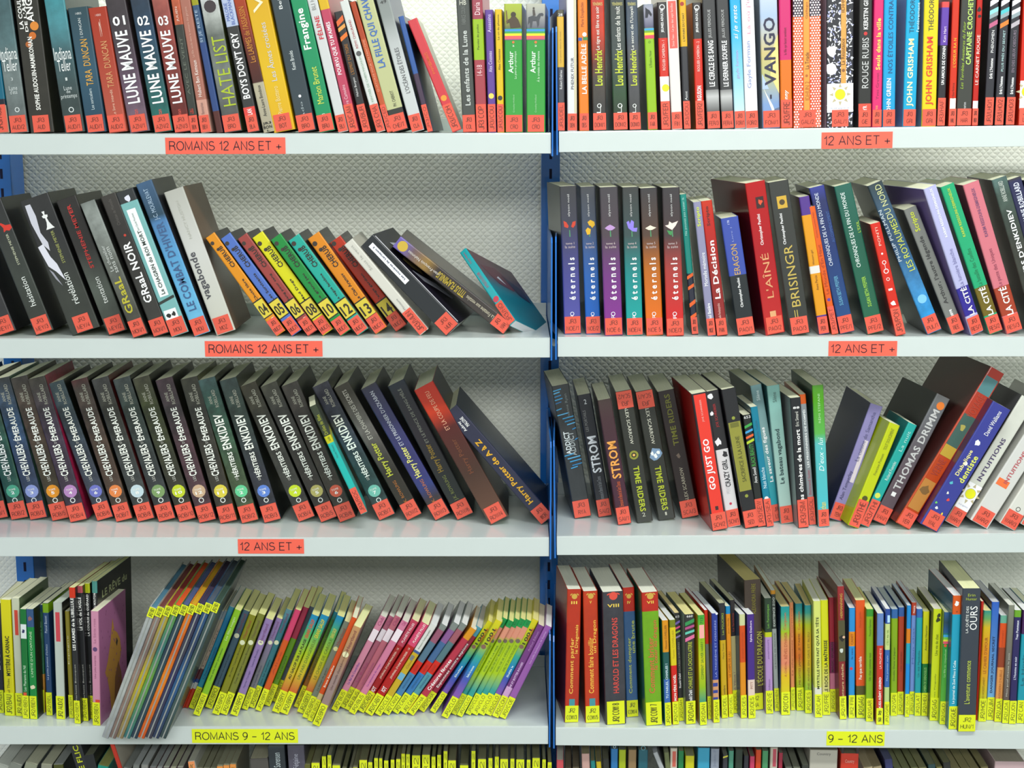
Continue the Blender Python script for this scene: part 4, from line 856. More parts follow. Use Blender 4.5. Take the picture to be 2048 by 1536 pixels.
for t_, cn_, xb_, yb_, xt_, yt_, w_, oc_, lb_, tc_, fl_ in G_:
    b(f'{cn_} blue-to-green-to-orange gradient book', (xb_, yb_, xt_, yt_, w_), '~2a90c0,480:2a94b8,600:5cb870,780:b4d038,950:e0c850,1100:d87844' if cn_ != 'shaded' else '~1e7890,500:3c7c3c,700:6c8c1c,1000:a06c20', f'{t_};650;1000;{tc_};.35;u{fl_}|GRAND GALOP;{480 if oc_ != "d8d060" else 560};640;{oc_};.45;ub', 'v ' + lb_, p='c4b87c')  # the shaded volume gets a dimmer gradient, its shade put into the colours
b('grey olive slim book', (605, 1433, 689.5, 1241.6, 13), '7c8474', 'Le temps de guérir;900;1100;34382c;.3;u|Heartland;560;700;8c4030;.4;u', 'v JR2/BRO', e='c;735;.5;.35;c8cc90', p='d0c488')
b('thin bright orange book with white lower title', (615, 1440, 704.8, 1233.7, 10), 'e46028,1130:d8c490', 'Bravo Amandine;880;1070;f4e8d0;.4;ub', 'v JR2 BON', p='e8dca0')
b('beige book, its pale back board showing', (625, 1448, 708.9, 1248.5, 15), '~dcb098,500:d0a070,800:b89070,1000:a48c88', 'Une nouvelle chance ?;860;1090;5c4444;.3;u|Heartland;570;740;7c3c40;.4;u|Lauren Brooke;740;880;6c4c34;.25;u', 'v JR2/BRO', e='c;777;.5;.4;e0dcb0', s='b88c88', p='e0cc88', yaw=5)
D_ = (('pale pink', 'e098b0', 'Le Bal de Cendrillon;850;1040;5c3c9c', 'JR2 BUS', 663, 1418, 762, 1228, 13), ('mauve pink', 'b86a80', 'La Robe;850;1020;a83c6c', 'JR2 BUS', 680, 1412.5, 779.5, 1228, 13), ('rose', 'c87484', 'La Chasse à la licorne;850;1040;a84c7c', 'JR2 BUS', 690, 1417, 792, 1228, 13), ('candy pink', 'e08cac', 'Le tapisserie du temps;860;1060;8c3c9c', 'JR2/BUS', 698, 1423, 805.7, 1237, 13.5))
for cn_, cc_, tt_, lb_, *g_ in D_:
    b(f'{cn_} slim princess-style book with white tag', tuple(g_), cc_, tt_ + ';.35;u|Club;450;520;a03c6c;.5;u', 'v ' + lb_, e='r;560;660;.05;.95;e8dce4', p='b0b0a4', s='4c3c50')
for i_, g_ in enumerate(((714.6, 1419, 825, 1235, 15), (730.5, 1424, 844.4, 1240.5, 16))):
    b(f'pink over {("dark ", "bright ")[i_]}red diary book', g_, f'{("c84c64", "e05478")[i_]},700:{("b02428", "c02820")[i_]}', f'JOURNAL D\'UNE PRINCESSE - 1{2 + i_};720;990;e8c8b8;.3;ub|PLANÈTE FILLES;500;670;f0d8dc;.35;ub|IOT;1065;1105;f4f0f0;.5;ub', f'v JR2/CAB/{2 - i_}', p='c0b890')
b('white over yellow slim book with blue squares', (750, 1426, 862.7, 1244, 13), 'ecece8,750:d8b848', 'Amours l\'indomptable;560;730;5c7458;.35;u|Chloé Cl;790;900;9a6c28;.35;u', 'v JR2/CLE', e='r;745;765;0;1;34508c r;790;830;.1;.6;6c7c84 r;945;1000;.1;.9;68a8c8', p='c4c4bc')
for i_, (n_, *g_) in enumerate(((2, 767, 1424, 884, 1244, 13), (3, 785, 1421.6, 908, 1240.5, 13), (1, 801, 1421.6, 924, 1241.6, 13))):
    b(f'patchwork book of grey, mauve, red, {("steel", "azure", "aqua")[i_]} blocks', tuple(g_), f'88908c,560:{("a06078", "9464a0", "a86470")[i_]},670:{("5c7c94", "4c70a0", "5c8088")[i_]},840:dc3820,945:{("5088b8", "4080c0", "60a0b0")[i_]}', 'CASCADE;870;930;8c2c20;.3;u|VENGEANCE;960;1080;2c5880;.3;u', f'v JR2 CAN/{n_}', p='c4c4bc')
b('crimson book with amber top and white title', (816, 1424, 942.5, 1250.8, 13), 'e8a030,640:c03c50', 'Créatures féroces;820;1090;f8ecec;.5;ub', 'v JR2/CHA', p='c0b0a0')
b('crimson book with aqua top and longer white title', (837.6, 1418, 954, 1248.5, 12.5), '58a0b8,610:a82c44', 'Espionnes contre espions;680;1070;f8ecec;.5;ub', 'v JR2/CHA', p='a09c98')
CL_ = (('yellow-topped pony book, azure middle', 860, 1420.5, 976.7, 1239, 12, 'y'), ('yellow-topped pony book, aqua middle', 883, 1431, 992.6, 1237, 14, 'y'), ('green-topped pony book, wider teal foot', 903, 1426, 1006, 1233.6, 10.5, 'g'), ('green-topped pony book, seaside title', 914, 1429.5, 1018, 1238, 11, 'g'), ('green-topped pony book, third green one', 931, 1426, 1030, 1235, 11, 'g'), ('green-topped pony book, fourth green one', 943.6, 1426, 1041.6, 1235, 12, 'g'), ('green-topped pony book, last green one', 957, 1426, 1053, 1237, 12.5, 'g'), ('yellow-topped pony book next to purple', 971, 1427, 1066, 1236, 12.5, 'y'))
TT_ = ('Sheltie', 'Sheltie à la rescousse', 'SHELTIE ET LE PONEY ABANDONNÉ', 'SHELTIE À LA MER', 'SHELTIE EST BLESSÉE !', 'SHELTIE SE DÉGUISE', 'SHELTIE EN PATROUILLE', 'Sheltie le')
for i_, (ds_, xb_, yb_, xt_, yt_, w_, k_) in enumerate(CL_):
    if k_ == 'y':
        b(ds_, (xb_, yb_, xt_, yt_, w_), '~e8dc18,480:e8dc18,700:b0c840,800:48b098,900:2c8cc8,1000:4c60c0,1130:8c60b8', f'{TT_[i_]};880;980;d8f0f8;.3;ub|1001;560;690;34301c;.5;ub|SHELTIE;545;660;c83c2c;.3;ub;.75', 'v JR2/CLO', e='c;715;.4;.35;7c5c4c', p='b8b070')
    else:
        b(ds_, (xb_, yb_, xt_, yt_, w_), '~2c9c54,540:2c9c54,545:e8a088,630:e8a088,660:a8c82c,800:c0dc20,950:b8d838,1100:44a8a0', f'{TT_[i_]};700;930;507820;.35;u|413;480;525;1c6c34;.4;u', 'v JR2/CLO', e='c;665;.4;.35;6c5c50', p='bab274')
b('deep purple slim book with pale foot', (984.6, 1430.7, 1077, 1247, 13), '7c4088,1070:dcb0dc', 'PAR ET BOTTES ROUGES;850;1080;e0c0e8;.3;ub|Arthur Edison;580;750;b080b8;.3;u', 'v JR2/COH', p='b8b098', s='5c2c6c')
b('light purple slim book, last before the divider', (999, 1433, 1092, 1248.5, 13), 'a064b0', 'Les mille bonheurs de Sophie;580;860;d8b0e0;.3;u', 'v JR2/COE', p='c8c8b8', s='6c3c8c')
# ---- fourth shelf, right bay
S('R4', 1100, 3.84, YEL, .125)
DR_ = (('brick red', 'III', 'c03c28', 'Comment parler', 'le Dragonais', 1130, 1443.7, 1136, 1178, 27, 'COW/3', 'e8b048'), ('rust red', 'V', 'c8441c', 'Comment faire bouillir', 'un Dragon', 1171, 1446, 1166, 1183, 28, 'COW/5', 'ecb040'), ('black stone-patterned', 'VIII', '3c3c44', 'HAROLD ET LES DRAGONS', '', 1211.5, 1450, 1204.5, 1184.6, 40, 'COW 8', 'c8443c'), ('blue', 'IV', '3c6494', 'Comment dompter', 'une brute', 1253.5, 1434.6, 1244.5, 1175.5, 23, 'COW/4', 'a8b458'), ('lime green', 'VII', '7cb02c', 'Comment briser', 'le cœur du dragon', 1292, 1451.6, 1282.6, 1185.4, 32, 'COW 7', 'c06c34'))
for cn_, n_, cc_, t1_, t2_, xb_, yb_, xt_, yt_, w_, lb_, tc_ in DR_:
    tt_ = f'{t1_};{670 if n_ != "VIII" else 520};1100;{tc_};{.36 if n_ != "VIII" else .28};ub;{.45 if n_ != "VIII" else .55}' + (f'|{t2_};{540 if n_ != "III" else 570};{790 if n_ != "VII" else 920};{tc_};.3;ub;.75' if t2_ else '') + f'|{n_};{390 if n_ != "VIII" else 415};{412 if n_ != "VIII" else 440};e8c850;{.14 * len(n_)};hb'
    b(f'thick {cn_} dragon-series book with horned emblem', (xb_, yb_, xt_, yt_, w_), (f'c03428,470:{cc_}' if n_ in ('IV', 'VII') else cc_), tt_, ('v ' if n_ in ('VIII', 'VII') else 'h ') + ('JR2 ' if n_ in ('VIII', 'VII') else 'JR2|') + lb_, e=f'c;355;.52;.2;{"d84838" if n_ == "VIII" else "c8a040"} p;330;350;{"d84838" if n_ == "VIII" else "c8a040"};.22;.36 q;330;350;{"d84838" if n_ == "VIII" else "c8a040"};.68;.82' + (' r;1140;1200;.3;.7;3c8c98' if n_ in ('III', 'V') else ''), s={'III': '8c2c20', 'V': '7c2c14', 'VIII': '2c2440', 'IV': '243c5c', 'VII': '2c6c4c'}[n_], p='dcd4ac', d=.13, m=.9 if n_ != 'VIII' else .7, sw=('1' if n_ == 'VIII' else ''))
S('R4', 1110, 4.15, YEL, .115)
PT = 'd0ccb0'
b('narrow book of orange, teal and blue blocks', (1330.5, 1452, 1324, 1241, 12), 'e8a038,805:1e5c58,1030:4470bc', 'TU PARLES, CHARLES !;900;1190;c8e0e8;.45;ub|Vincent CUVELLIER;580;780;7c5010;.35;u', 'v JR2/CUV', s='14705c', p='e4e0cc')
b('narrow book of olive, yellow and red blocks', (1345.7, 1450, 1338.4, 1240, 12), '808c24,600:ecd818,915:dc3428', 'MON PÈRE NOËL;990;1210;f8f0e8;.5;ub|Yannic CUVELLIER;620;860;b09c10;.35;u', 'v JR2/CUV', s='a08c1c', p='e4e0cc')
b('black narrow book with purple-pink slashes', (1358, 1442.5, 1348.5, 1225.7, 10), '2c2c2c', 'Roald Dahl;980;1100;e0e0e0;.4;ub|SACRÉES SORCIÈRES;720;970;8c8c84;.4;u|613;500;518;eee;.7;h', 'v JR2/DAH', e='p;540;580;6c58a8 p;585;615;d84880 p;620;650;8cb030 p;660;690;8878a8', p='c0a878')
b('black book with green and pink slashes', (1372, 1449, 1369, 1229, 19), '343434', 'CHARLIE ET LA CHOCOLATERIE;720;1110;c0cc40;.4;u|Roald Dahl;1120;1230;e8e8e8;.35;ub|660;500;518;eee;.6;h', 'v JR2/DAH', e='p;530;590;2c8c4c p;580;620;b04880 p;620;660;5cc0a8 p;660;720;d86898', s='98a89c', p='c8b078')
b('green to yellow to teal gradient book', (1400, 1451, 1395.5, 1230.5, 13.5), '~38a050,500:48ac48,650:90cc30,900:e0dc20,1100:a0c838,1240:34988c', 'COMMENT SAUVER HARRY ?;700;1030;4c7c20;.4;u|713;520;570;1c6c34;.4;u', 'v JR2/DAN', e='r;580;690;.15;.85;f0a8a0', s='c0941c', p='c8b078')
b('slim scarlet over grey book set further back', (1416, 1439, 1408, 1220, 7), 'd84030,735:7c8478', '', 'v JR2/DAN', p='d0ccb8')
b('royal blue book with beige square waves', (1427, 1446, 1423, 1227, 12), '2c40a0,1035:e0a880', 'LA TREIZIÈME ET DERNIÈRE;540;1010;98a4e0;.35;u', 'v JR2/DAV', e='r;1060;1090;0;.8;2c3c90 r;1120;1145;0;.8;2c3c90 r;1180;1205;0;.8;2c3c90 c;488;.8;.2;e8e8f0', s='8c7444', p='b4b8c0')
b('black over mustard narrow book', (1443.7, 1437, 1437.7, 1206.4, 12), '2c2c34,705:d8b43c', 'Les POLICIERS;480;660;8ca040;.35;ub|à l\'ombre;1080;1190;5c5020;.4;u|Marie Tenon;730;860;8c7c2c;.3;u', 'v JR2/DEL', s='20221c', p='98987c')
b('narrow orange book with blue cap', (1457.7, 1434.8, 1451, 1212.4, 9), '2c90c8,488:e89820', 'LE CHIPS DE LILI;800;1010;8c5c10;.45;u|Jean Molla;520;650;8c5c10;.35;u', 'v JR2/DEL')
b('black over cream narrow book', (1466, 1427, 1459, 1200, 10), '2c2428,670:c4bc8c', 'Le fantôme;480;630;a03c3c;.35;u|Ah Vénus !;970;1140;6c3c60;.35;u', 'v JR2/DEL', p='98987c')
b('thick dark brown book rising above its row', (1494, 1422, 1487.8, 1160.6, 33), '5a4a40', 'L\'ÉCOLE DU DRAGON;640;1090;b0b048;.4;ub;.8|ALEXANDRA FRÈRE;240;490;948c30;.3;u;.5', 'h JR2|FRA', s='201c14', p='a89c64', d=.15)
b('narrow book of cream, orange and amber blocks', (1482, 1437, 1478.5, 1229, 11.5), 'e0e4b0,585:dc5c20,890:ec9c20', 'ZONE DOUZE;640;860;b84a18;.3;u', 'v JR2/DES', s='385c80', p='dcdcc8')
b('deep purple book with pale pink foot', (1497, 1437.7, 1494, 1229, 14), '4c2c90,1035:f4dcd0', 'Sylvie Deshors;545;720;e8d8f0;.35;ub|PITT;1050;1110;a06c60;.3;u', 'v JR2/DES', s='302860', p='dcdcc8')
b('lavender book with dark green upper third', (1532, 1428, 1528.4, 1196.7, 14), '28402c,640:d0d848,680:c09cd4', 'Les Fantastiques;410;605;78b848;.4;u|JEAN-BAPTISTE EVETTE;700;860;7c5c94;.25;u|L\'édition;1030;1140;7c5c94;.3;u', 'v JR2/EVE', p='b0b4a8')
b('thin charcoal and grey book with amber cap', (1549.4, 1423, 1541.4, 1181, 9), 'd8982c,325:38403c,610:b0b8b4', 'EXISTENCE ZOO;350;590;c0c8c0;.45;ub|LE ROYAL DE MOUSTIK;640;940;5c6460;.3;u', 'v JR2/HEN', p='b0b4a8', d=.14)
b('wide teal, yellow and pink rainbow book', (1562.5, 1430.5, 1561.4, 1213.6, 17), '~2c98a0,500:3ca494,640:b0cc38,720:e8a070,900:ec9478,1000:f0c820,1240:dcdc20', 'RÊVES D\'HIVER;640;860;b05838;.4;u|À CHEVAL;880;1010;b05838;.3;u|Carpson;480;620;d85a30;.35;u', 'v JR2/CON', s='283c5c', p='a89c6c')
b('narrow salmon book', (1582, 1421, 1578.3, 1205, 8), 'ec9c6c', 'La charmante Courtisane;440;1000;a85c38;.4;ui', 'v JR2/DES', p='a89c6c')
b('teal-topped yellow-orange book', (1593.3, 1421.6, 1590.4, 1207.6, 14), '~2c8c98,480:3c9c90,580:d8d020,680:e8983c,850:e07c3c,1000:d0c848,1130:a0c040', 'NE ME DITES JAMAIS : JE T\'AIME;650;1130;805020;.35;u|Carpson;470;620;c86030;.4;u', 'v JR2/FRA', p='a89c6c')
b('teal-topped narrow yellow book', (1610.4, 1426.9, 1609.6, 1211, 12.5), '~2c8c98,480:3c9c90,580:b8c838,700:e0b848,900:e0c048,1100:a8cc50', 'UNE ANNÉE EN GRIS ET BLEU;640;1130;807020;.35;u', 'v JR2/DES', p='a89c6c')
b('pale yellow book with long black capitals', (1630, 1435.3, 1626.5, 1202.8, 14), 'e8f08c,1100:f0f0e0', 'MYRTILLE N\'EN FAIT QU\'À SA TÊTE;515;1110;3c4420;.5;ub', 'v JR2/CAH', p='c0c0a8')
b('bright yellow book with bold black capitals', (1645.3, 1430.5, 1640.8, 1201, 14.5), '~e8ec10,900:e8e850,1130:e8e0a0', 'LE ROCK DE LA MAÎTRESSE;705;1140;34380c;.55;ub', 'v JR2/FRE', p='c0c0a8')
b('crimson book with purple lower title', (1660.5, 1424.5, 1657, 1195.5, 11), 'b03040,720:8c2c5c,980:d08098', 'MAGIC WOMAN;720;970;4c2034;.45;ub', 'v JR2/GES', s='8c2430', p='a8a090')
b('tall dark red book with portrait', (1679.5, 1439, 1674.7, 1173, 13), '~a83438,500:942c30,1240:8c3030', 'HERMANFAING;320;520;d0b04c;.35;u|aventure rebelle;900;1220;e0c890;.35;u', 'v JR2/FRI', s='6c1c20', e='r;540;880;0;1;4c4828 g;690;.5;.4;1c1814 c;680;.8;.2;d8b090 g;790;.4;.3;c8d0c8', p='989890', d=.14, yaw=-3)
b('sky blue book with orange band', (1697.6, 1436.5, 1698.8, 1216, 12), '3c98e0,635:f0982c,755:3c98e0', 'CADET;650;740;a85c14;.4;ub|le vent;770;860;1c4c80;.3;u', 'v JR2 FRI', e='c;940;.4;.25;d02c3c', s='2c4c84', p='c8c8bc')
b('vivid orange book', (1712.5, 1436.5, 1711, 1201, 18), 'ec6428,1085:5c5828', 'Pas que terrible;840;1030;f8e4d8;.4;ub|Florin Jardin;470;600;c04c1c;.3;u', 'v JR2/GAG', p='c8bc88')
b('lime green book', (1732.7, 1443, 1733.9, 1218.4, 13.5), '449c3c,510:90bc24', 'Un chat comme moi;810;1040;4c6c14;.35;u|Pascal Garnier;530;670;4c6c14;.3;u', 'v JR2/GAR', s='5c8424', p='b8b878')
b('periwinkle over red book', (1753, 1449.3, 1755.5, 1226.9, 12.5), '6c8cc8,750:d03c30', 'QUES-RÉMY GIRERD;1010;1285;f8f0f0;.5;ub|LA PROPHÉTIE;770;940;f0d0c8;.4;u', 'h JR2|GIR', s='8c4c34', p='d8d8a8')
b('white-blue patch narrow book', (1768.8, 1449.8, 1771.7, 1218, 9.5), '2c50a8,570:d8e8a0,785:3c6cb8,1095:c8e098', 'C\'EST MA VIE;620;745;6c8c3c;.4;u|Mon premier stylo;830;1040;b0d0e8;.35;u', 'v JR2/GRE', e='r;500;560;.4;.9;a8d0ec', p='c8c8bc')
b('olive lime book with blue cap', (1781.6, 1431.7, 1783.8, 1218.4, 12.5), '3c70b4,525:94b828', 'Double Dune et Jaguar;760;1040;4c6818;.35;u', 'v JR2/GRI', p='98a0a0')
b('brick red book with blue cap', (1795, 1429.3, 1798, 1214.8, 11.5), '3c64ac,510:b84830', 'Les secrets;800;960;7c2c1c;.3;u', 'v JR2/GRI', p='98a0a0')
b('blue narrow book with orange patch', (1809.8, 1434, 1814.8, 1211, 8), '2c94dc,610:e88c28,730:3cb0cc,900:2c98e8', '', 'v JR2 GUA', s='6c5440', p='a8acb0')
b('narrow book with red cap over blue', (1818.5, 1429, 1824, 1205, 9.5), 'c04c38,500:7c9cdc', 'Mon chat;600;900;4c68a8;.35;u|Noire;420;480;f0d8d0;.4;ub', 'v JR2/JAS', p='a8acb0')
b('turquoise book with royal blue cap', (1829.3, 1431.7, 1834.4, 1218, 11.5), '3c70c0,520:38a8b4', 'Un été Manitoba;790;1010;1c6474;.35;u', 'v JR2/LAT', p='b0b4b8')
b('yellow over bottle green book', (1842.8, 1431.7, 1847.6, 1223, 12), 'e0e018,900:1c7c38', 'Annelise Heurtier;580;790;5c6010;.35;u|COMBIEN DE GRENOUILLES;930;1150;a0d880;.4;u', 'v JR2/HEU', p='98986c')
b('bright yellow book with black crouching figure', (1860, 1441, 1868.6, 1217.7, 15.5), 'e0ec18', 'Une vie de chat;655;830;50600c;.35;u|Yves Pinguilly;980;1210;70801c;.2;u', 'v JR2/GAG', e='g;500;.7;.25;303418 g;535;.6;.3;303418', s='34403c', p='b8b4a8')
b('green book with rainbow strip and night scene', (1879.5, 1448.6, 1889.5, 1224.5, 11.5), '~3c6ca0,560:284c60,640:2c64a0,670:30a048,1220:68b84c', 'La fille au coquelicot;780;1010;b0e8a0;.4;u', 'v JR2/GUD', e='r;660;680;0;1;38a0d8 r;680;700;0;1;70c040 r;700;715;0;1;e0d830 r;715;735;0;1;e05070 c;750;.4;.25;e0542c', s='88a858', p='b8b890', yaw=2)
b('cyan book with orange cap and ghost drawing', (1897, 1458, 1907.5, 1190.7, 16), 'e4682c,490:38a8c8', 'Le journal de Zoé Pilou à Cuba;870;1230;d8f0f4;.4;ub', 'v JR2/GUE', e='g;400;.5;.28;f0f0ec c;468;.5;.1;8c3c1c', s='2c647c', p='c8ccd0', d=.14, yaw=-2)
b('very thick charcoal blue book with bear saga title', (1917, 1461.8, 1928, 1175.8, 34), '3c4450', 'LA QUÊTE DES;420;640;e8ece8;.2;u;.3|OURS;420;615;f0f4f0;.4;u;.65|L\'aventure commence;870;1230;c0d048;.3;u;.45|Erin;318;340;a8b838;.4;h|Hunter;350;372;a8b838;.6;h', 'h JR2|HUN/1', s='242c3c', p='c8c090', d=.15)
b('thin scarlet book squeezed behind', (1951.5, 1440, 1963, 1202.8, 5), 'c83428', '', '', d=.1)
b('orange to yellow book with teal top', (1957, 1442.5, 1969, 1221, 14.5), '~3c9c90,530:78b46c,600:e8c828,800:f0a038,1000:ecb428,1190:d8d04c', 'LE CAHIER D\'AMOUR;680;980;a85c1c;.4;u|JO HOESTLANDT;1010;1190;80641c;.35;u', 'v JR2/HOE', p='c8b078')
b('blue book with black diary capitals', (1973, 1440, 1985, 1203.5, 14.5), '~3c6cd0,600:4c80d0,1180:80b8e8', 'DANGER JOURNAL SECRET;670;1140;20345c;.4;ub', 'v JR2/JIM', s='28204c', p='a0a0a0')
b('mint, orange and brown block book', (1989, 1443, 2002.5, 1230.5, 13.5), '78b8a0,565:e8602c,765:a0482c,930:f0a868', 'JOANNIEZ;620;760;b84818;.35;u|ALEXANDRA D\'AUBELLE;950;1190;a06028;.35;u', 'v JR2/JOA', s='68306c', p='d0ccb8')
b('stone grey book', (2004.5, 1446, 2018.3, 1210, 12), '~8c9080,600:808074,1190:6c5c58', 'Mon prof chante le jazz;810;1170;c8c8bc;.3;u', 'v JR2/JOA', p='b0b0a8')
b('indigo book with green cap', (2018, 1447.3, 2030.6, 1220, 13), '78b040,515:2c2464', 'L\'Homme en noir;840;1030;d0d4e8;.35;ub|Yvan Pommaux;540;700;e0e4f0;.35;ub', 'v JR2/JON', p='c0c4cc')
b('cyan book with plum upper part', (2033, 1446, 2047, 1220, 14), '4c2460,655:34a0b4', 'Le Horla;820;1080;145c6c;.4;u', 'v JR2 CAN', p='c0c4cc')
b('cyan book cut by the frame', (2048.5, 1447, 2063, 1220, 14), '34a0b4', '', 'v JR2 CAN')
# ---- lowest shelf: only the heads of the books show under the shelf above
S('L5', 1470, 3.53, YEL, .12, .02)


def low(desc, xt, yt, w, bands, lean=0, texts='', sticker='', **o):
    b(desc, (lean, None, xt, yt, w), bands, texts, sticker, **o)


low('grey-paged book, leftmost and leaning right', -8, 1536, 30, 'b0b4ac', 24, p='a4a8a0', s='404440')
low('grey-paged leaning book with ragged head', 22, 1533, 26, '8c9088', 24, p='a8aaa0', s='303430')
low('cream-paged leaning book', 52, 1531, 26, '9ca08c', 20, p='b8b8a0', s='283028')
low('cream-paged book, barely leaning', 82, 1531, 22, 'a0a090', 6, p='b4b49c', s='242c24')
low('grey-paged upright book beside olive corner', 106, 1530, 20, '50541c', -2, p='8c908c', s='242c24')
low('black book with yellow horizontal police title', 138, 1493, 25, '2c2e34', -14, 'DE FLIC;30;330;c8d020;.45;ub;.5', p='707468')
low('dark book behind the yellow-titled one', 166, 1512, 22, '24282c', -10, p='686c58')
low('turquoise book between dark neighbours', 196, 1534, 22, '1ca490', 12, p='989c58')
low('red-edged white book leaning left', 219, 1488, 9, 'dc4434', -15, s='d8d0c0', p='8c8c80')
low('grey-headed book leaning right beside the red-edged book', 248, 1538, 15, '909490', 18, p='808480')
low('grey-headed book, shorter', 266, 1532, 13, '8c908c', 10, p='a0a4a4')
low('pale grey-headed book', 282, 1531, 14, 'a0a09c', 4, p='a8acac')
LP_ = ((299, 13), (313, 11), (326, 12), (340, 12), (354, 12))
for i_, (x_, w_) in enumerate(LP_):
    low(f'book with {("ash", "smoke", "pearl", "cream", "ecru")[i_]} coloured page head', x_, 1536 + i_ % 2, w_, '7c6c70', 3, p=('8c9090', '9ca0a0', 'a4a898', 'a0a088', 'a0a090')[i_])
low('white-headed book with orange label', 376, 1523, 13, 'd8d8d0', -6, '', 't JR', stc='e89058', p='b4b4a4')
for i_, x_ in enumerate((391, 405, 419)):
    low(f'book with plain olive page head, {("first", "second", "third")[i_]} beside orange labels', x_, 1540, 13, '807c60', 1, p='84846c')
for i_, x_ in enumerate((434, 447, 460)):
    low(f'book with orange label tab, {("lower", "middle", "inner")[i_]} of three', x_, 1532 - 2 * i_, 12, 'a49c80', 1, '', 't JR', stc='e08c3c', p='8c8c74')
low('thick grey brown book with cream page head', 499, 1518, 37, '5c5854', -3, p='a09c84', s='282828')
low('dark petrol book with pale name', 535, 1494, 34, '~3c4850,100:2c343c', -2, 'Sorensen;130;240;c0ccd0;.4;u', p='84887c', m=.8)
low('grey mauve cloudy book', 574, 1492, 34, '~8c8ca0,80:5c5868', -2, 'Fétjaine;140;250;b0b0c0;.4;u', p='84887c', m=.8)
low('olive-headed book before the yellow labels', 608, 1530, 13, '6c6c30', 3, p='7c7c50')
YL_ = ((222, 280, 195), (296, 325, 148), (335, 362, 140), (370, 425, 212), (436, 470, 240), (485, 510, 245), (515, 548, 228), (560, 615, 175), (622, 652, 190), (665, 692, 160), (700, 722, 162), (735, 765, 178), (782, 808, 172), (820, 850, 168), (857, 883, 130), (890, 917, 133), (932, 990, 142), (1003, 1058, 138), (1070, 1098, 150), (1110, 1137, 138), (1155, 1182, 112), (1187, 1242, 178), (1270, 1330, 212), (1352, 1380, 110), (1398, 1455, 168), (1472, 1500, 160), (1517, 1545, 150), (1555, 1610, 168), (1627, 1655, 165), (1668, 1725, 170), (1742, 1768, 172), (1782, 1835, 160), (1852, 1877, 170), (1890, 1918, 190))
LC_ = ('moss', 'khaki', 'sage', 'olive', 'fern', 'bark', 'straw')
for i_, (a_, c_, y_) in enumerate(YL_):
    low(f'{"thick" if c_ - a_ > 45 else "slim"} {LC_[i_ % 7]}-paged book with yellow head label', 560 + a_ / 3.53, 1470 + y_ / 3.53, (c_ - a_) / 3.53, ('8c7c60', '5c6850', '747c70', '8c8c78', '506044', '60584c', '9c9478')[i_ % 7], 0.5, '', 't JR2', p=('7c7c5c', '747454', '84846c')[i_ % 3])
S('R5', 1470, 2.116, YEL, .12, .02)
RL_ = ((1113, 1520, 14, 'dc5c64', 'pink-labelled white', 'c0bcb0', 0), (1130, 1540, 13, '5c4430', 'brown', '6c6450', -3), (1145, 1538, 14, '4c3c2c', 'dark brown', '6c6450', -3), (1163, 1508, 16, 'd8b0a8', 'shell pink', '8c8464', -2), (1181, 1522, 9, '2c8c8c', 'teal tipped', '787454', -4), (1192, 1524, 10, 'd8c024', 'mustard striped', '787454', -4), (1205, 1518, 13, '2c2c24', 'black striped', '5c5c48', -3), (1222, 1498, 14, '3880c0', 'azure ringed', '686c60', 0), (1238, 1500, 14, 'b8c828', 'lime and navy', '686c60', 0), (1257, 1500, 16, 'a08460', 'tan', '6c6850', 0), (1277, 1500, 19, '286878', 'dark teal ornamental', '6c7064', 0), (1306, 1508, 10, 'c0c4c8', 'silver slanting', 'a8acb0', -22), (1328, 1506, 10, '788058', 'sage', '84886c', -6), (1341, 1497, 14, 'e0d8c8', 'ivory with red panel', '9c9c88', 0), (1357, 1502, 11, '2c8c54', 'emerald', '848868', 0), (1371, 1512, 18, 'e0dc30', 'bright yellow', '94946c', 0), (1396, 1496, 24, '4cacd0', 'pale cyan', '788084', 0), (1422, 1498, 17, 'a0a8b8', 'dove grey', '788084', 0), (1446, 1510, 10, '3c3c48', 'black slashed', '707468', 0), (1458, 1502, 10, '5ca088', 'sea green', '707468', 0), (1471, 1500, 15, '2c3c30', 'black and red', '606050', 0), (1488, 1512, 10, '30303c', 'ink black', '606050', 0), (1500, 1513, 10, 'd84c70', 'raspberry', '707060', 0), (1512, 1500, 11, 'e0542c', 'orange dotted', '707060', 0), (1525, 1502, 12, '58a070', 'jade', '707868', 0), (1541, 1495, 15, 'd4ccbc', 'bone white', '9c9c90', 0), (1558, 1506, 8, 'b0344c', 'garnet', '6c6c60', 0), (1571, 1536, 14, '6c7068', 'grey-headed', '787c70', 0), (1587, 1536, 14, '747868', 'grey olive', '7c8070', 0), (1604, 1530, 14, '3c4038', 'grey-headed with black foot', '7c8070', 0), (1620, 1500, 56, 'ccc8bc', 'very wide worn white', '908c78', 0), (1682, 1507, 36, 'dc4838', 'wide scarlet', '6c6c54', 0), (1728, 1538, 18, 'c4b494', 'sandy slanting', 'a09878', -15), (1746, 1536, 18, 'b0a080', 'tan slanting', '8c8060', -15), (1769, 1520, 16, '383c74', 'navy', '505474', -8), (1790, 1540, 14, '8c8c60', 'olive grey', '80845c', -8), (1806, 1540, 15, '7c7c54', 'moss', '7c8058', -8), (1823, 1538, 14, '70703c', 'dull olive', '787c54', -8), (1839, 1538, 15, '8c8c58', 'khaki', '84845c', -8), (1856, 1530, 15, '2c4c50', 'petrol', '6c7054', -8), (1873, 1536, 12, '8c8450', 'drab', '7c7c50', -8), (1886, 1526, 15, '2c2c28', 'black with lime mark', '6c6c4c', -8), (1904, 1540, 17, 'a09468', 'wheat', '908860', -10), (1924, 1540, 17, '948c60', 'fawn', '888058', -10), (1943, 1540, 16, '8c8458', 'taupe', '888058', -10), (1962, 1536, 15, '7c7450', 'umber', '807850', -10), (1990, 1523, 60, 'd8bcc0', 'very wide rosy white', '989080', 0))
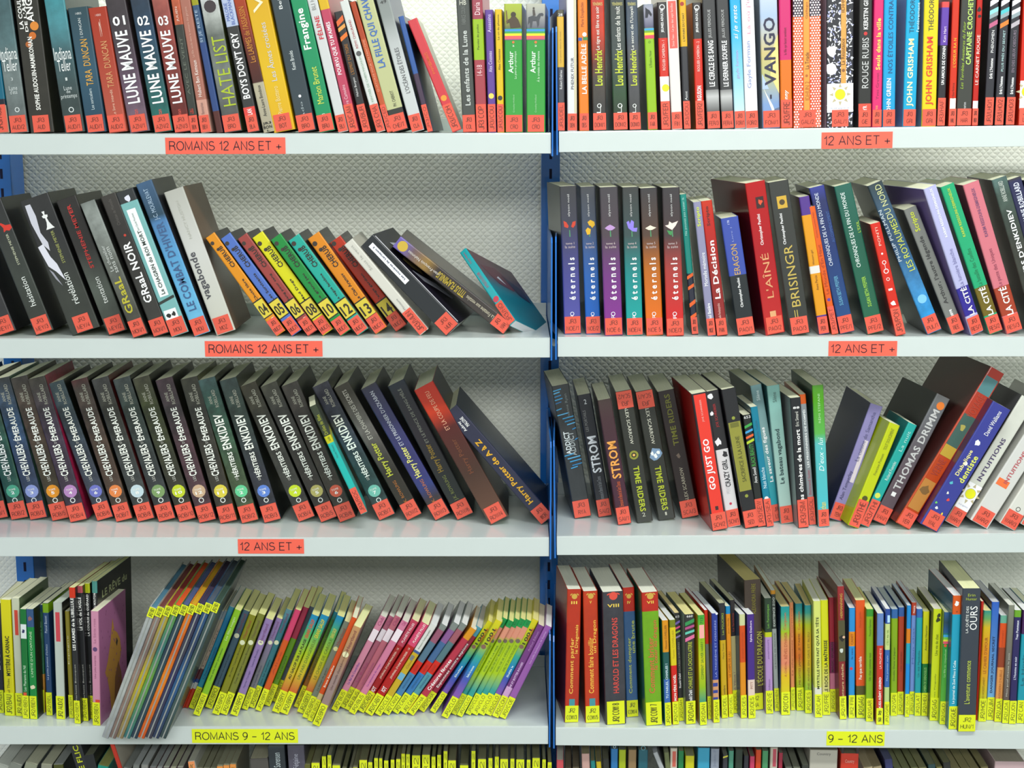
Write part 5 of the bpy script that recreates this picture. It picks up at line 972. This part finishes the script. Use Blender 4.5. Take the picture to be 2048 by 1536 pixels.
for x_, y_, w_, c_, n_, p_, l_ in RL_:
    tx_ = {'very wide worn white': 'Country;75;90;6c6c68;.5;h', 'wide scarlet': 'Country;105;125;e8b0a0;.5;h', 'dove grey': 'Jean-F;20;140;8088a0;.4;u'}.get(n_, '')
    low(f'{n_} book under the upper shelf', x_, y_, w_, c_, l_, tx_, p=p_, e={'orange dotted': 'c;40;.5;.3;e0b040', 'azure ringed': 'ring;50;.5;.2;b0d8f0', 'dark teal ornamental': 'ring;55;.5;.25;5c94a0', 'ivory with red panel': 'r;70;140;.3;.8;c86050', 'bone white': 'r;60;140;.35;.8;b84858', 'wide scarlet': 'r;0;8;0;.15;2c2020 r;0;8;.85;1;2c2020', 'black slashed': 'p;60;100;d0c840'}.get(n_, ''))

# ------------------------------------------------------------------ building the books
GAIN = 0.76
PAGE_D = 'c8c4a0'
GROUPS = {'L': 'left', 'R': 'right'}


def ordinal(n):
    return f"{n}{'th' if 10 <= n % 100 <= 20 else {1: 'st', 2: 'nd', 3: 'rd'}.get(n % 10, 'th')}"


def mixc(a, b_, t):
    return tuple(a[i] * (1 - t) + b_[i] * t for i in range(4))


def solve(rec):
    """real position, lean, length, thickness of a book from where it stands on its shelf"""
    cur, desc, g, bands, texts, sticker, o = rec
    key, side = cur['key'], cur['key'][0]
    yaw0 = BAY_YAW[side]
    d = o.get('d', cur['depth'])
    ux = Vector((math.cos(yaw0), math.sin(yaw0), 0))
    if g[1] is None:
        lean, _, xt, yt, w = g
        th = math.radians(lean)
        Q = on_front(side, xt, yt, cur['back'])
        R_ = on_front(side, xt + w, yt, cur['back'])
        thick = (R_ - Q).length * math.cos(th)
        h = Q.z - shelf_z(key, Q.x)
        if th > 0:                                   # foot corner on the right
            hh = (h - 0) / math.cos(th) + 0
            foot = Q - ux * (h * math.tan(th))
            P = foot + ux * (thick * math.cos(th))
            hh = (h - thick * 0) / math.cos(th)
        else:
            hh = h / math.cos(th)
            P = Q - ux * (h * math.tan(th))
        P = Vector((P.x, P.y, shelf_z(key, P.x)))
        return key, side, P, th, hh, thick, d, (Q.z, h), th > 0
    xb, yb, xt, yt, w = g
    pl = math.hypot(xt - xb, yt - yb)
    a = math.atan2(xt - xb, yb - yt)
    cx, cy, tx, ty = xb, yb, xt, yt
    if a > 0:
        cx, cy, tx, ty = xb + w * math.cos(a), yb + w * math.sin(a), xt + w * math.cos(a), yt + w * math.sin(a)
    back = o.get('Y', cur['back'])
    fixed_z = 'Y' in o
    if back is None:
        P = on_shelf(key, cx, cy)
        back = P.y - front_y(side, P.x)
        lo = -0.008 if key[1] == '2' else (-0.05 if o.get('alb') else -0.004)
        hi = DEPTH - 0.004 - d * math.cos(math.radians(o.get('yaw', 0)))
        if not lo <= back <= hi:
            back = min(max(back, lo), hi)
            P = on_front(side, cx, cy, back)
    else:
        P = on_front(side, cx, cy, back)
    Q = on_front(side, tx, ty, back)
    if not fixed_z:
        P = Vector((P.x, P.y, shelf_z(key, P.x)))
    v = Q - P
    al = v.dot(ux)
    th = math.atan2(al, v.z)
    h = math.hypot(al, v.z)
    return key, side, P, th, h, h * w / pl, d, None, a > 0


def band_list(spec, tz, h):
    grad = spec.startswith('~')
    items = spec.lstrip('~').split(',')
    out = []
    for i, it in enumerate(items):
        if ':' in it:
            v, c = it.split(':')
            out.append((tz(float(v)), c))
        else:
            out.append((h, it))
    return grad, out


def color_at(grad, st, z, mot):
    """colour of the print at height z (two values at a hard edge are handled by the caller)"""
    if not grad:
        c = st[0][1]
        for zz, cc in st:
            if z <= zz + 1e-6:
                c = cc
        return col(c, mot, GAIN)
    for i in range(len(st) - 1):
        z0, c0 = st[i]
        z1, c1 = st[i + 1]
        if z <= z0 and z >= z1:
            t = 0 if z0 == z1 else (z0 - z) / (z0 - z1)
            return mixc(col(c0, mot, GAIN), col(c1, mot, GAIN), t)
    return col(st[-1][1], mot, GAIN)


def disc(mb, cx, cz, r, y, c, n=14, rz=None):
    rz = rz or r
    mb.poly([(cx + r * math.cos(2 * math.pi * i / n), y, cz + rz * math.sin(2 * math.pi * i / n)) for i in range(n)], c)


def ring(mb, cx, cz, r, y, c, n=16, k=0.72):
    for i in range(n):
        a, b_ = 2 * math.pi * i / n, 2 * math.pi * (i + 1) / n
        mb.quad((cx + r * math.cos(a), y, cz + r * math.sin(a)), (cx + r * math.cos(b_), y, cz + r * math.sin(b_)),
                (cx + r * k * math.cos(b_), y, cz + r * k * math.sin(b_)), (cx + r * k * math.cos(a), y, cz + r * k * math.sin(a)), c)


def sun(mb, x0, w, z, y, unit):
    """little printed sticker: a sun with eight rays over a line of blue script"""
    s = unit
    top = z
    mb.quad((x0, y, top - 58 * s), (x0 + w, y, top - 58 * s), (x0 + w, y, top), (x0, y, top), col('f2f2f8'))
    cx, cz = x0 + w / 2, top - 22 * s
    r = 11 * s
    disc(mb, cx, cz, r, y - 1e-4, col('e6e414'))
    ring(mb, cx, cz, r * 1.02, y - 1.5e-4, col('a8a888'), k=.93)
    for i in range(8):
        a = math.pi / 4 * i
        p0 = (cx + math.cos(a) * r * 2.1, y - 1e-4, cz + math.sin(a) * r * 2.1)
        q, t_ = (cx + math.cos(a) * r * 1.3, cz + math.sin(a) * r * 1.3), (-math.sin(a) * r * .3, math.cos(a) * r * .3)
        p1, p2 = (q[0] + t_[0], y - 1e-4, q[1] + t_[1]), (q[0] - t_[0], y - 1e-4, q[1] - t_[1])
        mb.poly([p0, p1, p2], col('b8ac88'))
    put_text(mb, 'lu et apprécié', cx, top - 50 * s, w * .7, 5 * s, y - 1e-4, col('8088b0'), 'h')


def emblem(mb, spec, w, tz, unit, xo, h, y):
    k = 0
    for it in spec.split():
        f = it.strip(';').split(';')
        y_ = y - 0.00006 * k
        k += 1
        kind = f[0]
        if kind in 'cg':
            v, x, r, c = float(f[1]), float(f[2]), float(f[3]), f[4]
            if kind == 'c':
                disc(mb, xo + x * w, tz(v), r * w, y_, col(c))
            else:                                    # ragged blot
                rnd = random.Random(int(v * 7 + x * 100))
                n = 9
                mb.poly([(xo + min(max(x * w + r * w * (0.6 + 0.7 * rnd.random()) * math.cos(2 * math.pi * i / n), 0.0003), w - 0.0003), y_, tz(v) + r * w * (0.7 + 0.8 * rnd.random()) * math.sin(2 * math.pi * i / n)) for i in range(n)], col(c))
        elif kind == 'ring':
            ring(mb, xo + float(f[2]) * w, tz(float(f[1])), float(f[3]) * w, y_, col(f[4]))
        elif kind == 'r':
            z1, z0 = min(tz(float(f[1])), h), max(tz(float(f[2])), 0)
            a, c_ = xo + max(float(f[3]), 0.02) * w, xo + min(float(f[4]), 0.98) * w
            mb.quad((a, y_, z0), (c_, y_, z0), (c_, y_, z1), (a, y_, z1), col(f[5]))
        elif kind in 'pq':
            z1, z0 = min(tz(float(f[1])), h - 0.0004), max(tz(float(f[2])), 0.0004)
            a, c_ = 0.03, 0.97
            if len(f) > 4:
                a, c_ = float(f[4]), float(f[5])
            a, c_ = xo + a * w, xo + c_ * w
            zm = (z0 + z1) / 2
            if kind == 'p':
                P = [(a, y_, z0), (c_, y_, zm), (c_, y_, z1), (a, y_, zm)]
            else:
                P = [(a, y_, zm), (c_, y_, z0), (c_, y_, zm), (a, y_, z1)]
            mb.poly(P, col(f[3]))
        elif kind == 'poly':
            pts = [tuple(map(float, q_.split(','))) for q_ in f[2:]]
            mb.poly([(xo + min(max(u, .01), .99) * w, y_, min(max(tz(v), 0.0004), h - 0.0004)) for u, v in pts], col(f[1]))
        elif kind == 'sun':
            sun(mb, xo + 0.02 * w, 0.96 * w, min(tz(float(f[1])), h), y_, unit)


def dots(mb, w, h, y, style, unit, xo):
    rnd = random.Random(5)
    if style == 1:
        p = 5.0 * unit
        nx, nz = int(w / p), int(h / p)
        for j in range(nz * 1):
            for i in range(nx):
                cx = xo + (i + 0.5 + (0.5 if j % 2 else 0)) * w / nx
                if cx > xo + w - p * .4:
                    continue
                if 0.36 < (cx - xo) / w < 0.6:
                    continue
                disc(mb, cx, (j + 0.5) * h / nz, p * .36, y, col('f4ecec' if i % 2 else 'f0d8dc'), 8)
    else:
        for _ in range(520):
            cx, cz = xo + rnd.random() * w, rnd.random() * h
            if cx < xo + 0.002 or cx > xo + w - 0.002:
                continue
            a = rnd.random() * 3.14
            l, t = (1.5 + 2.5 * rnd.random()) * unit, (0.7 + rnd.random()) * unit
            n = 7
            mb.poly([(min(max(cx + l * math.cos(2 * math.pi * i / n) * math.cos(a) - t * math.sin(2 * math.pi * i / n) * math.sin(a), xo), xo + w), y,
                      cz + l * math.cos(2 * math.pi * i / n) * math.sin(a) + t * math.sin(2 * math.pi * i / n) * math.cos(a)) for i in range(n)], col(('f0f0f4', 'e0e0ec', 'b0b4e8')[_ % 3]))


def make_book(rec, label, group):
    cur, desc, g, bands, texts, sticker, o = rec
    key, side, P, th, h, w, d, low_, right = solve(rec)
    w = max(w, 0.003)
    if 'yaw' not in o and key[1] == '4':
        if key[0] == 'R':
            x_ = g[0]
            o['yaw'] = -8 if x_ < 1320 else -11 if x_ < 1515 else -4 if x_ < 1600 else 0
        else:
            o['yaw'] = 0 if g[0] < 650 else 4 if g[0] < 850 else 2
    if 'yaw' not in o and key[1] == '1' and 'yb' not in o:
        o['yaw'] = 3 if key[0] == 'L' else -4
    if 'yaw' not in o and key == 'R3':
        x_ = g[0]
        o['yaw'] = -3 if x_ < 1370 else -7 if x_ < 1600 else -3
    yaw = math.radians(o.get('yaw', 0))
    root = empty('comic_album' if o.get('alb') else 'book', (0, 0, 0))
    M = Matrix.Translation(P + Vector((0, 0, 0.0002))) @ Matrix.Rotation(BAY_YAW[side] - yaw, 4, 'Z') @ Matrix.Rotation(-math.radians(o.get('pitch', 0)), 4, 'X') @ Matrix.Rotation(th, 4, 'Y')
    root.matrix_world = M
    xo = -w if right else 0.0
    oy, s_ = cur['oy'], cur['sc']
    if low_:
        zt = h
        unit = w / g[4]
        ytop = g[3]

        def tz(v):
            return zt - ((oy + v / s_) - ytop) * unit
    else:
        yb_, yt_ = g[1], g[3]
        unit = w / g[4]

        a_px = math.atan2(g[2] - g[0], g[1] - g[3])
        mid = -0.5 * g[4] * math.sin(a_px)        # the spine's middle sits lower or higher than its left edge

        def tz(v):
            return h * (1 - ((oy + v / s_) + mid - yt_) / (yb_ - yt_))
    mot = o.get('m', 1.0)
    grad, st = band_list(bands, tz, h)
    # ---- cover: one folded board (front, spine, back), slightly rounded at the joints
    t = 0.0016 if o.get('alb') else (0.0011 if w > 0.018 else 0.0006)
    r = min(0.0018, w * 0.22)
    prof = [(0, d), (0, r * 1.2), (r * .3, r * .35), (r, 0), (w - r, 0), (w - r * .3, r * .35), (w, r * 1.2), (w, d)]
    prof_i = [(t, d), (t, r + t * .5), (r * .3 + t, r * .35 + t), (r + t * .4, t), (w - r - t * .4, t), (w - r * .3 - t, r * .35 + t), (w - t, r + t * .5), (w - t, d)]
    zs = {0.0, h}
    for z, _ in st[1:]:
        if 0 < z < h:
            zs.add(z)
    side_spec = o.get('s')
    sg, ss_ = (band_list(side_spec, tz, h) if side_spec else (grad, st))
    if side_spec:
        for z, _ in ss_[1:]:
            if 0 < z < h:
                zs.add(z)
    zs = sorted(zs)
    mb = MB()
    n = len(prof)
    for k in range(len(zs) - 1):
        z0, z1 = zs[k], zs[k + 1]
        e_ = min(1e-5, (z1 - z0) / 4)
        for i in range(n - 1):
            gg, sst = (sg, ss_) if (side_spec and i in (0, n - 2)) else (grad, st)
            cm = mot if i not in (0, n - 2) or not side_spec else max(mot, .6)
            c0, c1 = color_at(gg, sst, z0 + e_, cm), color_at(gg, sst, z1 - e_, cm)
            a, b_ = prof[i], prof[i + 1]
            mb.quad((xo + a[0], a[1], z0), (xo + b_[0], b_[1], z0), (xo + b_[0], b_[1], z1), (xo + a[0], a[1], z1), [c0, c0, c1, c1])
    ctop, cbot = color_at(grad, st, h, mot), color_at(grad, st, 0, mot)
    for i in range(n - 1):
        a, b_, ai, bi = prof[i], prof[i + 1], prof_i[i], prof_i[i + 1]
        mb.quad((xo + ai[0], ai[1], 0), (xo + bi[0], bi[1], 0), (xo + bi[0], bi[1], h), (xo + ai[0], ai[1], h), col('d8d8d0'))
        mb.f[-1] = tuple(reversed(mb.f[-1]))
        mb.quad((xo + a[0], a[1], h), (xo + b_[0], b_[1], h), (xo + bi[0], bi[1], h), (xo + ai[0], ai[1], h), ctop)
        mb.quad((xo + ai[0], ai[1], 0), (xo + bi[0], bi[1], 0), (xo + b_[0], b_[1], 0), (xo + a[0], a[1], 0), cbot)
    for i, j in ((0, 0), (n - 1, n - 1)):
        a, ai = prof[i], prof_i[i]
        mb.quad((xo + a[0], d, 0), (xo + ai[0], d, 0), (xo + ai[0], d, h), (xo + a[0], d, h), cbot)
    link('cover', mb.mesh('cover'), root, M_COVER)
    # ---- page block, its head a little hollow towards the spine
    pc = tuple(min(v_ * (1.05 if key[1] == '5' else 1.7), 0.82) for v_ in col(o.get('p', PAGE_D))[:3]) + (1,)  # page tones carry painted shade: lightened, except on the lowest shelf, which keeps it
    if o.get('alb'):
        pc = col(o['p'])
    mb = MB()
    gp = 0.0003
    dz = 0.0025 if o.get('alb') else 0.0004
    x0, x1 = xo + t + 1e-4, xo + w - t - 1e-4
    mb.box(x0, x1, max(r + t, t + 0.0004), d - (0.003 if o.get('alb') else 0.0006), dz, h - dz, pc)
    link('page_block', mb.mesh('page_block'), root, M_PAGES)
    # ---- printed pictures
    yp = -0.00012
    if o.get('e') or o.get('dots'):
        toks = o.get('e', '').split()
        if o.get('dots'):
            mb = MB()
            dots(mb, w, h, yp + 0.00004, o['dots'], unit, xo)
            link('spine_pattern', mb.mesh('spine_pattern'), root, M_INK)
        for part in ([[t_] for t_ in toks] if len(toks) <= 3 or 'dots' in o else [toks]):
            mb = MB()
            emblem(mb, ' '.join(part), w, tz, unit, xo, h, yp - 0.00006 * (toks.index(part[0]) if len(part) == 1 else 0))
            if mb.v:
                link('spine_picture', mb.mesh('spine_picture'), root, M_INK)
    # ---- writing
    if texts:
        items = texts.split('|')
        big = max(range(len(items)), key=lambda q_: float(items[q_].split(';')[4]) * len(items[q_].split(';')[0]))
        for k, it in enumerate(items):
            mb = MB()
            f = it.split(';')
            s, v0, v1, c, size = f[0], float(f[1]), float(f[2]), f[3], float(f[4])
            fl = f[5] if len(f) > 5 else 'u'
            cx = float(f[6]) if len(f) > 6 and f[6] else 0.5
            z1, z0 = tz(v0), tz(v1)
            if z1 > h + 1e-6 and not key[1] == '1':
                z1 = h
            z1 = min(z1, h - 0.001)
            z0 = max(z0, 0.001)
            if z1 - z0 < 0.001:
                continue
            bold, slant = 'b' in fl, 0.25 if 'i' in fl else 0
            if 'h' in fl:
                put_text(mb, s, xo + cx * w, (z0 + z1) / 2, w * size, z1 - z0, yp - 0.0004, col(c), 'h', bold, slant)
            else:
                put_text(mb, s, xo + cx * w, (z0 + z1) / 2, z1 - z0, w * size, yp - 0.0004, col(c), 'd' if 'd' in fl else 'u', bold, slant)
            if mb.v:
                nm_ = 'title' if k == big else 'lettering'
                link(nm_, mb.mesh(nm_), root, M_INK)
    # ---- call label of the library
    if sticker:
        mode, txt = sticker[0], sticker[2:]
        stc = o.get('stc', cur['st'])
        yl = key[1] in '45'
        tc = col('5c5e14') if yl else col('7a3226')
        ln = {'h': 34, 'v': 46 if yl else 56, 'f': 34, 't': 20 if key[1] == '4' else 60}[mode] * unit
        if key[0] + key[1] == 'R4' and mode == 'h':
            ln = 33 * unit
        ww = w * (0.94 if w / unit < 38 else 34.0 / (w / unit))
        if w / unit < 20:
            ww = w * 0.97
        zb = 0.0006 if key[1] in '45' else 0.0012
        z0_, z1_ = zb, zb + ln
        if mode in 'ft':
            z0_, z1_ = h - ln - 0.0006, h - 0.0006
        cx = xo + w / 2
        mb = MB()
        mb.box(cx - ww / 2, cx + ww / 2, yp - 0.0009, yp - 0.0001, z0_, z1_, col(stc))
        lb = link('call_label', mb.mesh('call_label'), root, M_LABEL)
        lb['label'] = ('yellow' if stc == YEL else 'orange' if stc != RED else 'red') + ' paper call label'
        mb = MB()
        yy = yp - 0.0011
        zc, zl = (z0_ + z1_) / 2, z1_ - z0_
        if mode in 'hf':
            a_, c_ = txt.split('|') if '|' in txt else (txt, '')
            if mode == 'h':
                put_strokes(mb, a_, cx, zc + zl * .22, ww * .46, zl * .24, yy, tc, 'h', .13)
                put_strokes(mb, c_, cx, zc - zl * .2, ww * min(.92, .15 * len(c_)), zl * .24, yy, tc, 'h', .13)
            else:
                put_strokes(mb, a_, cx, zc - zl * .22, ww * .46, zl * .24, yy, tc, 'f', .13)
                put_strokes(mb, c_, cx, zc + zl * .2, ww * min(.92, .15 * len(c_)), zl * .24, yy, tc, 'f', .13)
        else:
            put_strokes(mb, txt, cx, zc, zl * .82, min(ww * .52, 12 * unit), yy, tc, 'u', .13)
        link('call_number', mb.mesh('call_number'), lb, M_INK)
    # ---- pictures on the front cover where the cover itself is seen
    if o.get('horse'):
        mb = MB()
        X = xo + w + 0.0002

        def pt(u, v):
            return (X, u * d, v * h)
        gold, brown = col('b88838'), col('7c5430')
        mb.poly([pt(.20, .42), pt(.3, .5), pt(.42, .66), pt(.5, .84), pt(.56, .72), pt(.66, .68), pt(.76, .6), pt(.8, .48), pt(.72, .4), pt(.8, .2), pt(.86, .02), pt(.4, .02), pt(.36, .2), pt(.28, .34)], gold)
        X += 0.0001
        mb.poly([pt(.55, .3), pt(.68, .42), pt(.78, .3), pt(.84, .04), pt(.5, .04)], brown)
        mb.poly([pt(.6, .6), pt(.64, .64), pt(.68, .6), pt(.64, .56)], col('3c3428'))
        rnd = random.Random(3)
        for _ in range(46):
            u, v = .08 + .86 * rnd.random(), .1 + .85 * rnd.random()
            q = .008 + .008 * rnd.random()
            mb.poly([pt(u, v + q), pt(u - q, v), pt(u, v - q), pt(u + q, v)], col('8c5478'))
        link('cover_picture', mb.mesh('cover_picture'), root, M_INK)['label'] = 'golden horse painted on pink cover'
    if o.get('cr'):
        mb = MB()
        for k, it in enumerate(o['cr'].split()):
            f = it.split(';')
            mb.poly([(xo + w + 0.0002 + 0.0001 * k, float(q_.split(',')[0]) * d, (1 - float(q_.split(',')[1])) * h) for q_ in f[1:]], col(f[0]))
        link('cover_picture', mb.mesh('cover_picture'), root, M_INK)
    if desc.endswith('teal cap') and 'animal' in desc:
        m2 = MB()
        put_text(m2, 'LE RÊVE du', 0, 0, d * .72, .016, 0, col('a8b080'), 'h', True)
        m2.v = [(xo + w + 0.0002, d * .5 + a_, h - .026 + c_ + a_ * 0.0) for a_, _, c_ in m2.v]
        link('cover_lettering', m2.mesh('cover_lettering'), root, M_INK)
    root['label'] = label
    root['category'] = 'album' if o.get('alb') else 'book'
    root['group'] = group
    return root


order = {}
for rec in BOOKS:
    order.setdefault(rec[0]['key'], []).append(rec)
for key, recs in order.items():
    recs.sort(key=lambda r_: (r_[2][0] if r_[2][1] is not None else r_[2][2]))
    where = f"{SHELF_WORDS['L' + key[1]]} {GROUPS[key[0]]} shelf"
    for i, rec in enumerate(recs):
        if len(re.findall(r"[A-Za-z0-9']+", rec[1])) > 10:
            print('LONG', key, i, rec[1])
        alb = rec[6].get('alb')
        group = (f'slim large albums tilted on the {where}' if alb else f'books on the {where}')
        make_book(rec, f'{rec[1]}, {ordinal(i + 1)} from left, {where}', group)
print('BOOKS', len(BOOKS), {k: len(v) for k, v in order.items()})
